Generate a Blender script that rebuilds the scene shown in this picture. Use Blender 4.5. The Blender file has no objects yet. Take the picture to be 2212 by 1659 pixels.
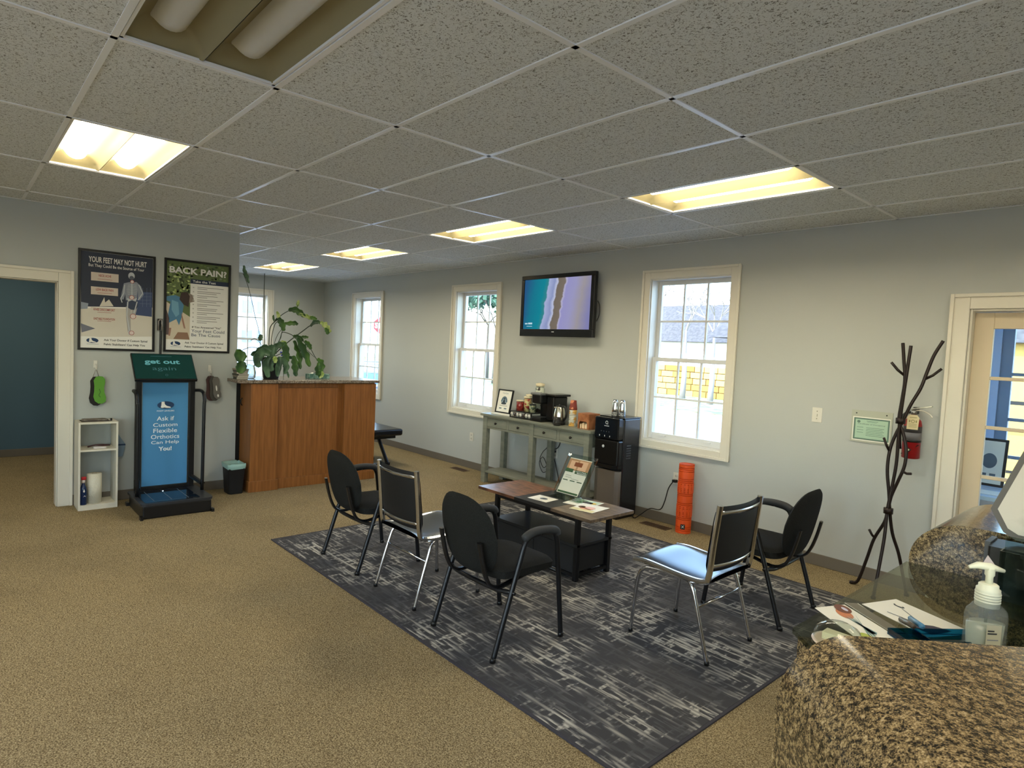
import bpy, math, random
from math import sin, cos, pi, radians
from mathutils import Vector, Matrix
random.seed(7)
S = bpy.context.scene
COL = S.collection

# ------------------------------------------------------------------ camera
cam_d = bpy.data.cameras.new('camera'); cam = bpy.data.objects.new('camera', cam_d); COL.objects.link(cam)
YAW, PIT, ROL = -0.837, 0.0555, 0.0467
fw = Vector((sin(YAW)*cos(PIT), cos(YAW)*cos(PIT), -sin(PIT)))
rt = Vector((cos(YAW), -sin(YAW), 0)); up = rt.cross(fw)
R_ = cos(ROL)*rt + sin(ROL)*up; U_ = -sin(ROL)*rt + cos(ROL)*up
cam.matrix_world = Matrix(((R_.x, U_.x, -fw.x, 5.2562), (R_.y, U_.y, -fw.y, -1.6707), (R_.z, U_.z, -fw.z, 1.635), (0, 0, 0, 1)))
cam_d.sensor_fit = 'HORIZONTAL'; cam_d.sensor_width = 36; cam_d.lens = 1342.2/2212*36
cam_d.clip_start = 0.02; cam_d.clip_end = 300
S.camera = cam

# ------------------------------------------------------------------ world, sun, exposure
w = bpy.data.worlds.new('world'); S.world = w; w.use_nodes = True
nt = w.node_tree; bg = nt.nodes['Background']
sky = nt.nodes.new('ShaderNodeTexSky'); sky.sky_type = 'NISHITA'; sky.sun_disc = False
sky.sun_elevation = radians(38); sky.sun_rotation = radians(170); sky.air_density = 1.0; sky.dust_density = 0.6; sky.ozone_density = 1.0
nt.links.new(sky.outputs[0], bg.inputs[0]); bg.inputs[1].default_value = 0.68
sun_d = bpy.data.lights.new('sun', 'SUN'); sun_d.energy = 3.3; sun_d.angle = radians(0.6); sun_d.color = (1.0, 0.93, 0.82)
sun = bpy.data.objects.new('sun', sun_d); COL.objects.link(sun)
sun.rotation_euler = Vector((0.25, 1.0, -0.72)).to_track_quat('-Z', 'Y').to_euler()
S.view_settings.view_transform = 'Standard'; S.view_settings.look = 'None'
S.view_settings.gamma = 1; S.view_settings.use_curve_mapping = False
S.view_settings.exposure = 1.75
LAMP = 8.8           # radiance of the lit fluorescent lenses

# ------------------------------------------------------------------ colours and materials
def lin(h):
    if not isinstance(h, str): return tuple(h)[:3] + (1,)
    if isinstance(h, str):
        h = h.lstrip('#'); h = [int(h[i:i+2], 16)/255 for i in (0, 2, 4)]
    return tuple((c/12.92 if c <= 0.04045 else ((c+0.055)/1.055)**2.4) for c in h) + (1,)
MATS = {}
def mat(name, col='#808080', rough=0.6, metal=0.0, spec=0.5, bump=None, noise=None, emit=None, coat=0, trans=0, ior=1.45, alpha=None):
    """bump=(scale,strength[,stretch]); noise=(col2,scale,detail,lo,hi[,stretch])"""
    if name in MATS: return MATS[name]
    m = bpy.data.materials.new(name); m.use_nodes = True; MATS[name] = m
    n = m.node_tree.nodes; l = m.node_tree.links; b = n['Principled BSDF']
    b.inputs['Base Color'].default_value = lin(col); b.inputs['Roughness'].default_value = rough
    b.inputs['Metallic'].default_value = metal; b.inputs['Specular IOR Level'].default_value = spec
    b.inputs['IOR'].default_value = ior
    if coat: b.inputs['Coat Weight'].default_value = coat; b.inputs['Coat Roughness'].default_value = 0.08
    if trans: b.inputs['Transmission Weight'].default_value = trans
    if alpha is not None: b.inputs['Alpha'].default_value = alpha
    if emit:
        b.inputs['Emission Color'].default_value = lin(emit[0]); b.inputs['Emission Strength'].default_value = emit[1]
    if bump or noise:
        tc = n.new('ShaderNodeTexCoord')
    def coords(st):
        if not st: return tc.outputs['Object']
        mp = n.new('ShaderNodeMapping'); mp.inputs['Scale'].default_value = st; l.new(tc.outputs['Object'], mp.inputs[0]); return mp.outputs[0]
    if noise:
        t = n.new('ShaderNodeTexNoise'); t.inputs['Scale'].default_value = noise[1]; t.inputs['Detail'].default_value = noise[2]
        l.new(coords(noise[5] if len(noise) > 5 else None), t.inputs['Vector'])
        r = n.new('ShaderNodeValToRGB'); r.color_ramp.elements[0].position = noise[3]; r.color_ramp.elements[1].position = noise[4]
        r.color_ramp.elements[0].color = lin(col); r.color_ramp.elements[1].color = lin(noise[0])
        l.new(t.outputs['Fac'], r.inputs[0]); l.new(r.outputs[0], b.inputs['Base Color'])
    if bump:
        t = n.new('ShaderNodeTexNoise'); t.inputs['Scale'].default_value = bump[0]; t.inputs['Detail'].default_value = 4
        l.new(coords(bump[2] if len(bump) > 2 else None), t.inputs['Vector'])
        bp = n.new('ShaderNodeBump'); bp.inputs['Strength'].default_value = bump[1]; bp.inputs['Distance'].default_value = 0.01
        l.new(t.outputs['Fac'], bp.inputs['Height']); l.new(bp.outputs[0], b.inputs['Normal'])
    return m
def emissive(name, col, s):
    if name in MATS: return MATS[name]
    m = bpy.data.materials.new(name); m.use_nodes = True; MATS[name] = m
    n = m.node_tree.nodes; n.remove(n['Principled BSDF']); e = n.new('ShaderNodeEmission')
    e.inputs[0].default_value = lin(col); e.inputs[1].default_value = s
    m.node_tree.links.new(e.outputs[0], n['Material Output'].inputs[0]); return m
def ramp(n, stops, interp='LINEAR'):
    r = n.new('ShaderNodeValToRGB'); cr = r.color_ramp; cr.interpolation = interp
    while len(cr.elements) < len(stops): cr.elements.new(0.5)
    for e, (p, c) in zip(cr.elements, stops): e.position = p; e.color = lin(c) if not isinstance(c, tuple) else c
    return r
def haze(name, col, f):
    m = mat(name, col, 0.15); n = m.node_tree.nodes; l = m.node_tree.links
    t = n.new('ShaderNodeBsdfTransparent'); x = n.new('ShaderNodeMixShader'); x.inputs[0].default_value = f
    l.new(t.outputs[0], x.inputs[1]); l.new(n['Principled BSDF'].outputs[0], x.inputs[2]); l.new(x.outputs[0], n['Material Output'].inputs[0]); return m
def schlick(n, l):
    lw = n.new('ShaderNodeLayerWeight'); lw.inputs[0].default_value = 0.5
    p = n.new('ShaderNodeMath'); p.operation = 'POWER'; p.inputs[1].default_value = 5; l.new(lw.outputs['Facing'], p.inputs[0])
    q = n.new('ShaderNodeMath'); q.operation = 'MULTIPLY_ADD'; q.inputs[1].default_value = 0.96; q.inputs[2].default_value = 0.04; l.new(p.outputs[0], q.inputs[0]); return q
def glass_mat(name, tint='#f4faf8', refl=1.0, dark=1.0):
    if name in MATS: return MATS[name]
    m = bpy.data.materials.new(name); m.use_nodes = True; MATS[name] = m
    n = m.node_tree.nodes; l = m.node_tree.links; n.remove(n['Principled BSDF'])
    t = n.new('ShaderNodeBsdfTransparent'); t.inputs[0].default_value = lin(tint)
    g = n.new('ShaderNodeBsdfGlossy'); g.inputs['Roughness'].default_value = 0.02
    f = schlick(n, l)
    mx = n.new('ShaderNodeMixShader'); l.new(f.outputs[0], mx.inputs[0]); l.new(t.outputs[0], mx.inputs[1]); l.new(g.outputs[0], mx.inputs[2])
    l.new(mx.outputs[0], n['Material Output'].inputs[0]); return m

WALL = mat('wall_paint', '#b4b7b3', 0.75, bump=(160, 0.05))
CARPET = mat('carpet')
def build_carpet():
    m = CARPET; n = m.node_tree.nodes; l = m.node_tree.links; b = n['Principled BSDF']
    tc = n.new('ShaderNodeTexCoord')
    t = n.new('ShaderNodeTexNoise'); t.inputs['Scale'].default_value = 165; t.inputs['Detail'].default_value = 3
    t2 = n.new('ShaderNodeTexNoise'); t2.inputs['Scale'].default_value = 1.3; t2.inputs['Detail'].default_value = 3
    l.new(tc.outputs['Object'], t.inputs['Vector']); l.new(tc.outputs['Object'], t2.inputs['Vector'])
    r = ramp(n, [(0.30, '#4c4029'), (0.45, '#7a6b50'), (0.55, '#958564'), (0.70, '#b5a684')])
    l.new(t.outputs['Fac'], r.inputs[0])
    r2 = ramp(n, [(0.33, (0.6, 0.6, 0.6, 1)), (0.52, (1, 1, 1, 1))]); l.new(t2.outputs['Fac'], r2.inputs[0])
    mx = n.new('ShaderNodeMix'); mx.data_type = 'RGBA'; mx.blend_type = 'MULTIPLY'; mx.inputs[0].default_value = 0.35
    l.new(r.outputs[0], mx.inputs[6]); l.new(r2.outputs[0], mx.inputs[7]); l.new(mx.outputs[2], b.inputs['Base Color'])
    bp = n.new('ShaderNodeBump'); bp.inputs['Strength'].default_value = 0.6; bp.inputs['Distance'].default_value = 0.006
    l.new(t.outputs['Fac'], bp.inputs['Height']); l.new(bp.outputs[0], b.inputs['Normal'])
    b.inputs['Roughness'].default_value = 0.95; b.inputs['Specular IOR Level'].default_value = 0.15
build_carpet()
RUG = mat('rug_weave')
def build_rug():
    m = RUG; n = m.node_tree.nodes; l = m.node_tree.links; b = n['Principled BSDF']
    tc = n.new('ShaderNodeTexCoord')
    snap = n.new('ShaderNodeVectorMath'); snap.operation = 'SNAP'; snap.inputs[1].default_value = (0.007, 0.007, 1)
    l.new(tc.outputs['Object'], snap.inputs[0])
    def streak(sc, lo, hi, off):
        mp = n.new('ShaderNodeMapping'); mp.inputs['Scale'].default_value = sc; mp.inputs['Location'].default_value = (off, off*2, 0)
        l.new(snap.outputs[0], mp.inputs[0])
        t = n.new('ShaderNodeTexNoise'); t.inputs['Scale'].default_value = 1; t.inputs['Detail'].default_value = 2.5; t.inputs['Roughness'].default_value = 0.6
        l.new(mp.outputs[0], t.inputs['Vector'])
        r = ramp(n, [(lo, (0, 0, 0, 1)), (hi, (1, 1, 1, 1))]); l.new(t.outputs['Fac'], r.inputs[0]); return r
    a = streak((4.2, 30, 1), 0.49, 0.56, 3)      # streaks along x
    c = streak((26, 6, 1), 0.53, 0.60, 9)      # streaks along y
    mk = streak((1.7, 2.3, 1), 0.40, 0.62, 5)    # broad worn patches
    mx = n.new('ShaderNodeMath'); mx.operation = 'MAXIMUM'; l.new(a.outputs[0], mx.inputs[0]); l.new(c.outputs[0], mx.inputs[1])
    # fine pinstripes of the weave
    sx = n.new('ShaderNodeSeparateXYZ'); l.new(tc.outputs['Object'], sx.inputs[0])
    st = n.new('ShaderNodeMath'); st.operation = 'MULTIPLY'; st.inputs[1].default_value = 230; l.new(sx.outputs['Y'], st.inputs[0])
    sn = n.new('ShaderNodeMath'); sn.operation = 'SINE'; l.new(st.outputs[0], sn.inputs[0])
    s2 = n.new('ShaderNodeMapRange'); s2.inputs['From Min'].default_value = -1; s2.inputs['From Max'].default_value = 1; s2.inputs['To Min'].default_value = 0.55; s2.inputs['To Max'].default_value = 1
    l.new(sn.outputs[0], s2.inputs['Value'])
    m1 = n.new('ShaderNodeMath'); m1.operation = 'MULTIPLY'; l.new(mx.outputs[0], m1.inputs[0]); l.new(s2.outputs[0], m1.inputs[1])
    mkr = n.new('ShaderNodeMapRange'); mkr.inputs['To Min'].default_value = 0.15; l.new(mk.outputs[0], mkr.inputs['Value'])
    m2 = n.new('ShaderNodeMath'); m2.operation = 'MULTIPLY'; l.new(m1.outputs[0], m2.inputs[0]); l.new(mkr.outputs[0], m2.inputs[1])
    r = ramp(n, [(0.0, '#3d3d40'), (0.3, '#545456'), (1.0, '#b8b4ab')]); l.new(m2.outputs[0], r.inputs[0])
    l.new(r.outputs[0], b.inputs['Base Color']); b.inputs['Roughness'].default_value = 0.9; b.inputs['Specular IOR Level'].default_value = 0.2
build_rug()
TILE = mat('ceiling_tile_fissured', rough=0.9)
def build_tile():
    m = TILE; n = m.node_tree.nodes; l = m.node_tree.links; b = n['Principled BSDF']
    g = n.new('ShaderNodeNewGeometry')
    t = n.new('ShaderNodeTexNoise'); t.inputs['Scale'].default_value = 95; t.inputs['Detail'].default_value = 3; t.inputs['Distortion'].default_value = 1.5
    l.new(g.outputs['Position'], t.inputs['Vector'])
    r = ramp(n, [(0.36, '#7e7d74'), (0.44, '#dde0df'), (0.6, '#e3e6e5')]); l.new(t.outputs['Fac'], r.inputs[0])
    l.new(r.outputs[0], b.inputs['Base Color'])
    bp = n.new('ShaderNodeBump'); bp.inputs['Strength'].default_value = 0.35; bp.inputs['Distance'].default_value = 0.004
    l.new(t.outputs['Fac'], bp.inputs['Height']); l.new(bp.outputs[0], b.inputs['Normal'])
build_tile()
def granite(name, stops, scale, rough):
    m = mat(name, rough=rough); n = m.node_tree.nodes; l = m.node_tree.links; b = n['Principled BSDF']
    g = n.new('ShaderNodeNewGeometry')
    t = n.new('ShaderNodeTexNoise'); t.inputs['Scale'].default_value = scale; t.inputs['Detail'].default_value = 7; t.inputs['Roughness'].default_value = 0.72; t.inputs['Distortion'].default_value = 0.4
    l.new(g.outputs['Position'], t.inputs['Vector'])
    t2 = n.new('ShaderNodeTexNoise'); t2.inputs['Scale'].default_value = scale*3.6; t2.inputs['Detail'].default_value = 3
    l.new(g.outputs['Position'], t2.inputs['Vector'])
    mx = n.new('ShaderNodeMix'); mx.data_type = 'FLOAT'; mx.inputs[0].default_value = 0.33; l.new(t.outputs['Fac'], mx.inputs[2]); l.new(t2.outputs['Fac'], mx.inputs[3])
    r = ramp(n, stops); l.new(mx.outputs[0], r.inputs[0]); l.new(r.outputs[0], b.inputs['Base Color']); return m
GRAN = granite('granite_gold', [(0.39, '#12100d'), (0.45, '#332b20'), (0.50, '#62533c'), (0.56, '#8d7855'), (0.66, '#b5a283')], 105, 0.16)
GRAN2 = granite('granite_grey', [(0.38, '#2b2826'), (0.5, '#77695d'), (0.62, '#a49b8e')], 60, 0.2)
WHITE = mat('white_trim_paint', '#d9d4c6', 0.4)
VINYL = mat('white_vinyl_sash', '#d8d9d9', 0.35)
BASEB = mat('baseboard_brown', '#6a6256', 0.6)
TBAR = mat('ceiling_grid_white', '#f0f1f1', 0.28)
BLACK = mat('black_plastic', '#141415', 0.35)
BLKM = mat('black_metal', '#101114', 0.36, spec=0.45)
FAB = mat('black_upholstery', '#191918', 0.95, spec=0.15, bump=(420, 0.25), noise=('#252523', 300, 2, 0.4, 0.65))
CHROME = mat('chrome', '#c9cbd0', 0.16, metal=1.0)
STEEL = mat('brushed_steel', '#a79f98', 0.32, metal=0.9)
VIN = mat('black_vinyl', '#141517', 0.28, spec=0.7)
PANE = glass_mat('window_glass', '#eef6f6')
WDESK = mat('orange_maple_veneer', '#7a4b20', 0.42, noise=('#925d2f', 9, 5, 0.35, 0.7, (6, 6, 0.35)))
GREYW = mat('grey_green_painted_wood', '#74766a', 0.5, noise=('#868778', 7, 5, 0.35, 0.7, (0.6, 4, 4)))
PAPER = mat('white_paper', '#e6e4da', 0.7)
BLUE_W = mat('daylight_tint_wall', '#cfdcf0', 0.7)  # vestibule walls: blue of the daylight is put into their colour
TEAL = mat('teal_wall', '#4d6878', 0.75)

# ------------------------------------------------------------------ mesh helpers
class MB:
    def __init__(s): s.v = []; s.f = []; s.m = []; s.sm = []
    def add(s, vs, fs, m=0, smooth=False):
        o = len(s.v); s.v += [tuple(v) for v in vs]; s.f += [tuple(i+o for i in f) for f in fs]
        s.m += [m]*len(fs); s.sm += [smooth]*len(fs); return s
    def box(s, x0, x1, y0, y1, z0, z1, m=0, xf=None):
        vs = [(x, y, z) for z in (z0, z1) for y in (y0, y1) for x in (x0, x1)]
        if xf: vs = [xf @ Vector(v) for v in vs]
        return s.add(vs, [(0, 2, 3, 1), (4, 5, 7, 6), (0, 1, 5, 4), (2, 6, 7, 3), (0, 4, 6, 2), (1, 3, 7, 5)], m)
    def tube(s, pts, r, n=10, m=0, caps=True, closed=False, flat=None):
        """pts polyline; r radius or list; flat=(a,b): box-like section scale"""
        P = [Vector(p) for p in pts]; N = len(P); rings = []
        ref = None
        for i, p in enumerate(P):
            a = P[(i-1) % N] if (i > 0 or closed) else p; c = P[(i+1) % N] if (i < N-1 or closed) else p
            t = (c-a).normalized()
            if ref is None:
                ref = Vector((0, 0, 1)) if abs(t.z) < 0.9 else Vector((0, 1, 0))
                if flat and len(flat) > 2: ref = Vector(flat[2])
            u = (ref - t*ref.dot(t)).normalized(); v = t.cross(u); ref = u
            rr = r[i] if isinstance(r, (list, tuple)) else r
            ring = []
            for k in range(n):
                an = 2*pi*k/n + (pi/n if flat else 0)
                if flat: q = u*cos(an)*rr*flat[0]*1.414 + v*sin(an)*rr*flat[1]*1.414
                else: q = u*cos(an)*rr + v*sin(an)*rr
                ring.append(p+q)
            rings.append(ring)
        vs = [q for g in rings for q in g]; fs = []
        R = N if closed else N-1
        for i in range(R):
            j = (i+1) % N
            for k in range(n): fs.append((i*n+k, i*n+(k+1) % n, j*n+(k+1) % n, j*n+k))
        if caps and not closed: fs.append(tuple(range(n-1, -1, -1))); fs.append(tuple((N-1)*n+k for k in range(n)))
        return s.add(vs, fs, m, smooth=not flat)
    def lathe(s, prof, c=(0, 0, 0), n=20, m=0, smooth=True, xf=None):
        vs = []; fs = []
        for (r, z) in prof:
            for k in range(n):
                v = Vector((c[0]+r*cos(2*pi*k/n), c[1]+r*sin(2*pi*k/n), c[2]+z)); vs.append(xf @ v if xf else v)
        for i in range(len(prof)-1):
            for k in range(n): fs.append((i*n+k, i*n+(k+1) % n, (i+1)*n+(k+1) % n, (i+1)*n+k))
        if prof[0][0] > 1e-5: fs.append(tuple(range(n-1, -1, -1)))
        if prof[-1][0] > 1e-5: fs.append(tuple((len(prof)-1)*n+k for k in range(n)))
        return s.add(vs, fs, m, smooth)
    def prism(s, poly, fn, m=0, smooth=False):
        """poly 2D list, fn(a,b,t)->3D for t in 0,1"""
        n = len(poly); vs = [fn(a, b, 0) for a, b in poly] + [fn(a, b, 1) for a, b in poly]
        fs = [(i, (i+1) % n, n+(i+1) % n, n+i) for i in range(n)]
        s.add(vs, fs, m, smooth); s.add(vs, [tuple(range(n-1, -1, -1)), tuple(range(n, 2*n))], m, False); return s
    def grid(s, fn, nu, nv, m=0, smooth=True):
        vs = [fn(i/nu, j/nv) for j in range(nv+1) for i in range(nu+1)]
        fs = [(j*(nu+1)+i, j*(nu+1)+i+1, (j+1)*(nu+1)+i+1, (j+1)*(nu+1)+i) for j in range(nv) for i in range(nu)]
        return s.add(vs, fs, m, smooth)

def xyz(o):
    p = Vector((0, 0, 0)); q = o
    while q: p += q.location; q = q.parent
    return p
def obj(name, mb, mats, parent=None, world=False, bevel=0, seg=2, subsurf=0, solid=0, tags=None, fixn=True):
    me = bpy.data.meshes.new(name)
    off = xyz(parent) if (world and parent) else Vector((0, 0, 0))
    if world and not parent:      # origin at the base centre of the piece
        xs = [v[0] for v in mb.v]; ys = [v[1] for v in mb.v]; zs = [v[2] for v in mb.v]
        off = Vector(((min(xs)+max(xs))/2, (min(ys)+max(ys))/2, min(zs)))
    me.from_pydata([tuple(Vector(v)-off) for v in mb.v], [], mb.f)
    if not isinstance(mats, (list, tuple)): mats = [mats]
    for m in mats: me.materials.append(m)
    me.polygons.foreach_set('material_index', mb.m); me.polygons.foreach_set('use_smooth', mb.sm)
    me.update()
    if fixn:
        import bmesh
        b = bmesh.new(); b.from_mesh(me); bmesh.ops.recalc_face_normals(b, faces=b.faces); b.to_mesh(me); b.free()
    o = bpy.data.objects.new(name, me); COL.objects.link(o)
    if parent: o.parent = parent
    elif world: o.location = off
    if bevel:
        md = o.modifiers.new('bevel', 'BEVEL'); md.width = bevel; md.segments = seg; md.limit_method = 'ANGLE'; md.angle_limit = radians(40)
    if solid:
        md = o.modifiers.new('solid', 'SOLIDIFY'); md.thickness = solid; md.offset = 0
    if subsurf:
        md = o.modifiers.new('sub', 'SUBSURF'); md.levels = subsurf; md.render_levels = subsurf
    if tags:
        for k, v in tags.items(): o[k] = v
    return o
def thing(name, label, cat, loc=(0, 0, 0), rz=0, group=None):
    o = bpy.data.objects.new(name, None); COL.objects.link(o); o.location = loc; o.rotation_euler = (0, 0, rz)
    o.empty_display_size = 0.05
    o['label'] = label; o['category'] = cat
    if group: o['group'] = group
    return o
def T(label, cat, group=None):
    d = {'label': label, 'category': cat}
    if group: d['group'] = group
    return d
STR = {'kind': 'structure'}
def copy_tree(o, parent=None):
    c = o.copy(); COL.objects.link(c)
    if parent: c.parent = parent
    for ch in list(o.children): copy_tree(ch, c)
    return c
def B(name, x0, x1, y0, y1, z0, z1, m, parent=None, bevel=0.0, world=True, tags=None, seg=2):
    return obj(name, MB().box(x0, x1, y0, y1, z0, z1), m, parent, world=world, bevel=bevel, tags=tags, seg=seg)
def arc(cx, cy, r, a0, a1, n, f):
    return [f(cx+r*cos(radians(a0+(a1-a0)*i/n)), cy+r*sin(radians(a0+(a1-a0)*i/n))) for i in range(n+1)]
def smooth_path(pts, k=6):
    P = [Vector(p) for p in pts]; out = []
    for i in range(len(P)-1):
        p0 = P[max(i-1, 0)]; p1 = P[i]; p2 = P[i+1]; p3 = P[min(i+2, len(P)-1)]
        for j in range(k):
            t = j/k; out.append(0.5*((2*p1)+(-p0+p2)*t+(2*p0-5*p1+4*p2-p3)*t*t+(-p0+3*p1-3*p2+p3)*t**3))
    out.append(P[-1]); return out

# flat printed matter on a plane: F maps (a,b) sheet coordinates in metres to 3-D
class Sheet:
    def __init__(s, origin, u, v, n=None):
        s.o = Vector(origin); s.u = Vector(u).normalized(); s.v = Vector(v).normalized()
        s.n = Vector(n).normalized() if n else s.u.cross(s.v); s.mb = MB(); s.mats = []; s.k = 1
    def p(s, a, b, h=0): return s.o + s.u*a + s.v*b + s.n*h
    def mi(s, m):
        if m not in s.mats: s.mats.append(m)
        return s.mats.index(m)
    def poly(s, pts, m, layer=1): s.mb.add([s.p(a, b, 0.0005*layer) for a, b in pts], [tuple(range(len(pts)))], s.mi(m)); return s
    def rect(s, a0, b0, a1, b1, m, layer=1): return s.poly([(a0, b0), (a1, b0), (a1, b1), (a0, b1)], m, layer)
    def ell(s, a, b, ra, rb, m, layer=1, n=24): return s.poly([(a+ra*cos(2*pi*i/n), b+rb*sin(2*pi*i/n)) for i in range(n)], m, layer)
    def ring(s, a, b, r, t, m, layer=1, n=20):
        for i in range(n):
            t0 = 2*pi*i/n; t1 = 2*pi*(i+1)/n
            s.poly([(a+r*cos(t0), b+r*sin(t0)), (a+r*cos(t1), b+r*sin(t1)), (a+(r-t)*cos(t1), b+(r-t)*sin(t1)), (a+(r-t)*cos(t0), b+(r-t)*sin(t0))], m, layer)
        return s
    def line(s, pts, wd, m, layer=1):
        for (a0, b0), (a1, b1) in zip(pts, pts[1:]):
            dx, dy = a1-a0, b1-b0; L = math.hypot(dx, dy) or 1; nx, ny = -dy/L*wd/2, dx/L*wd/2
            s.poly([(a0+nx, b0+ny), (a1+nx, b1+ny), (a1-nx, b1-ny), (a0-nx, b0-ny)], m, layer)
        return s
    def text(s, txt, a, b, width, m, parent, height=None, layer=3, align='LEFT', bold=0.0):
        c = bpy.data.curves.new('lettering', 'FONT'); c.body = txt; c.size = 1; c.offset = bold; c.resolution_u = 3
        to = bpy.data.objects.new('tmp', c); COL.objects.link(to)
        dg = bpy.context.evaluated_depsgraph_get(); me = bpy.data.meshes.new_from_object(to.evaluated_get(dg))
        bpy.data.objects.remove(to); bpy.data.curves.remove(c)
        if not me.vertices: return
        xs = [v.co.x for v in me.vertices]; ys = [v.co.y for v in me.vertices]
        x0, x1, y0, y1 = min(xs), max(xs), min(ys), max(ys)
        sx = width/(x1-x0); sy = (height/(y1-y0)) if height else sx
        mb = MB(); mb.add([s.p(a+(v.co.x-x0)*sx-(width/2 if align == 'CENTER' else 0), b+(v.co.y-y0)*sy, 0.0005*layer) for v in me.vertices], [tuple(p.vertices) for p in me.polygons])
        bpy.data.meshes.remove(me)
        return obj('lettering', mb, m, parent, world=True, fixn=False)
    def build(s, name, parent): return obj(name, s.mb, s.mats, parent, world=True, fixn=False)

# ================================================================== ROOM SHELL
XL, XR, YW, YB, H = -1.69, 7.32, 3.55, -4.88, 2.735
fl = B('floor', -6.2, 7.6, -5.2, 3.8, -0.12, 0, CARPET, tags=STR)
def wall(name, axis, c0, c1, a0, a1, opens, m=WALL, z1=2.95):
    """wall slab between c0..c1 on its thickness axis, running a0..a1; opens = [(a,b,z0,z1)]"""
    mb = MB()
    def bx(p, q, z0, z2):
        if q-p < 1e-4 or z2-z0 < 1e-4: return
        if axis == 'y': mb.box(p, q, c0, c1, z0, z2)
        else: mb.box(c0, c1, p, q, z0, z2)
    cur = a0
    for (p, q, z0, z2) in sorted(opens):
        bx(cur, p, 0, z1); bx(p, q, 0, z0); bx(p, q, z2, z1); cur = q
    bx(cur, a1, 0, z1)
    return obj(name, mb, m, world=True, tags=STR)
WIN = [1.925, -1.32, -4.25]
wall('wall_right', 'y', YW, YW+0.2, -6.15, 7.5, [(x-0.435, x+0.435, 0.79, 2.40) for x in WIN] + [(4.15, 5.06, 0, 2.06)])
wall('wall_left', 'x', XL-0.14, XL, YB, 0.6, [(-1.88, -0.965, 0, 2.055)])
wall('wall_back', 'x', -6.15, -5.95, 0.6, YW, [(1.63, 2.50, 0.79, 2.40)])
wall('wall_alcove', 'y', 0.46, 0.6, -6.15, XL-0.14, [])
wall('wall_front', 'y', YB-0.2, YB, -6.15, 7.5, [(x-0.435, x+0.435, 0.79, 2.40) for x in (2.0, 3.6, 5.2, 6.5)])  # unseen window openings, added to let sun in behind the camera
wall('wall_entry', 'x', XR, XR+0.2, YB, YW, [(y-0.435, y+0.435, 0.79, 2.40) for y in (-4.1, -2.8, -1.5)])  # unseen window openings, added to bring in sky light
# side room behind the doorway
wall('wall_side_room', 'x', -4.80, -4.65, YB, 0.46, [], TEAL)
wall('wall_side_room_inner', 'y', 0.44, 0.459, -4.65, XL-0.14, [], TEAL)

# baseboards (vinyl cove)
def bb(name, *a): B(name, *a, 0, 0.095, BASEB, bevel=0.004, tags=STR)
bb('baseboard_right', -5.95, 4.04, YW-0.012, YW); bb('baseboard_right_end', 5.17, XR, YW-0.012, YW)
bb('baseboard_left', XL, XL+0.012, -0.85, 0.6); bb('baseboard_left_end', XL, XL+0.012, YB, -1.99)
bb('baseboard_back', -5.95, -5.938, 0.6, YW-0.012)
bb('baseboard_side_room', -4.65, -4.638, YB, 0.44)

# ---- ceiling: slab, exposed grid, every tile a piece
ce = B('ceiling', -6.2, 7.6, -5.2, 3.8, 2.93, 3.0, WALL, tags=STR)
ON = [(2, 3), (0, 3), (-2, 3), (-4, 3), (0, -2), (4, 3), (4, -2), (0, -7), (2, -7), (4, -7)]  # entries after the lone left light: added out of view to brighten the room
OFF = [(2, -2)]
tile_me = None
def in_room(i, j):
    x0, x1, y0, y1 = i*1.22, i*1.22+1.22, j*0.61, j*0.61+0.61
    if x1 < -5.95 or x0 > XR or y0 > YW or y1 < YB: return False
    if x1 <= XL and y1 <= 0.6: return False
    return True
for i in range(-5, 6):
    for j in range(-8, 6):
        if not in_room(i, j) or (i, j) in ON or (i, j) in OFF: continue
        x0, x1 = max(i*1.22, -5.95), min(i*1.22+1.22, XR); y0, y1 = max(j*0.61, YB), min(j*0.61+0.61, YW)
        if y0 < 0.6 and x0 < XL: x0 = XL if y1 <= 0.61 else x0
        if y0 < 0.6 and x0 < XL and y1 > 0.6: y0 = 0.6 if x1 <= XL else y0
        full = abs(x1-x0-1.22) < 1e-3 and abs(y1-y0-0.61) < 1e-3
        if full and tile_me:
            o = bpy.data.objects.new('ceiling_tile', tile_me); COL.objects.link(o)
        else:
            o = obj('ceiling_tile', MB().box(-(x1-x0)/2+0.003, (x1-x0)/2-0.003, -(y1-y0)/2+0.003, (y1-y0)/2-0.003, 0, 0.016), TILE)
            if full: tile_me = o.data
        o.parent = ce; o.location = Vector(((x0+x1)/2, (y0+y1)/2, H+0.001)) - ce.location
def bar(x0, x1, y0, y1):
    mb = MB().box(x0, x1, y0, y1, H-0.004, H+0.002)
    if x1-x0 > y1-y0: mb.box(x0, x1, (y0+y1)/2-0.002, (y0+y1)/2+0.002, H+0.002, H+0.05)
    else: mb.box((x0+x1)/2-0.002, (x0+x1)/2+0.002, y0, y1, H+0.002, H+0.05)
    return obj('grid_bar', mb, TBAR, ce, world=True)
for j in range(-7, 6): bar(XL if j*0.61 < 0.6 else -5.95, XR, j*0.61-0.012, j*0.61+0.012)
for i in range(-4, 7):
    if i*1.22 < XR: bar(i*1.22-0.012, i*1.22+0.012, 0.6 if i*1.22 < XL else YB, YW)
obj('wall_angle', MB().box(-5.95, XR, YW-0.022, YW, H-0.004, H).box(XL, XL+0.022, YB, 0.6, H-0.004, H).box(-5.95, -5.928, 0.6, YW, H-0.004, H), TBAR, ce, world=True)

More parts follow.
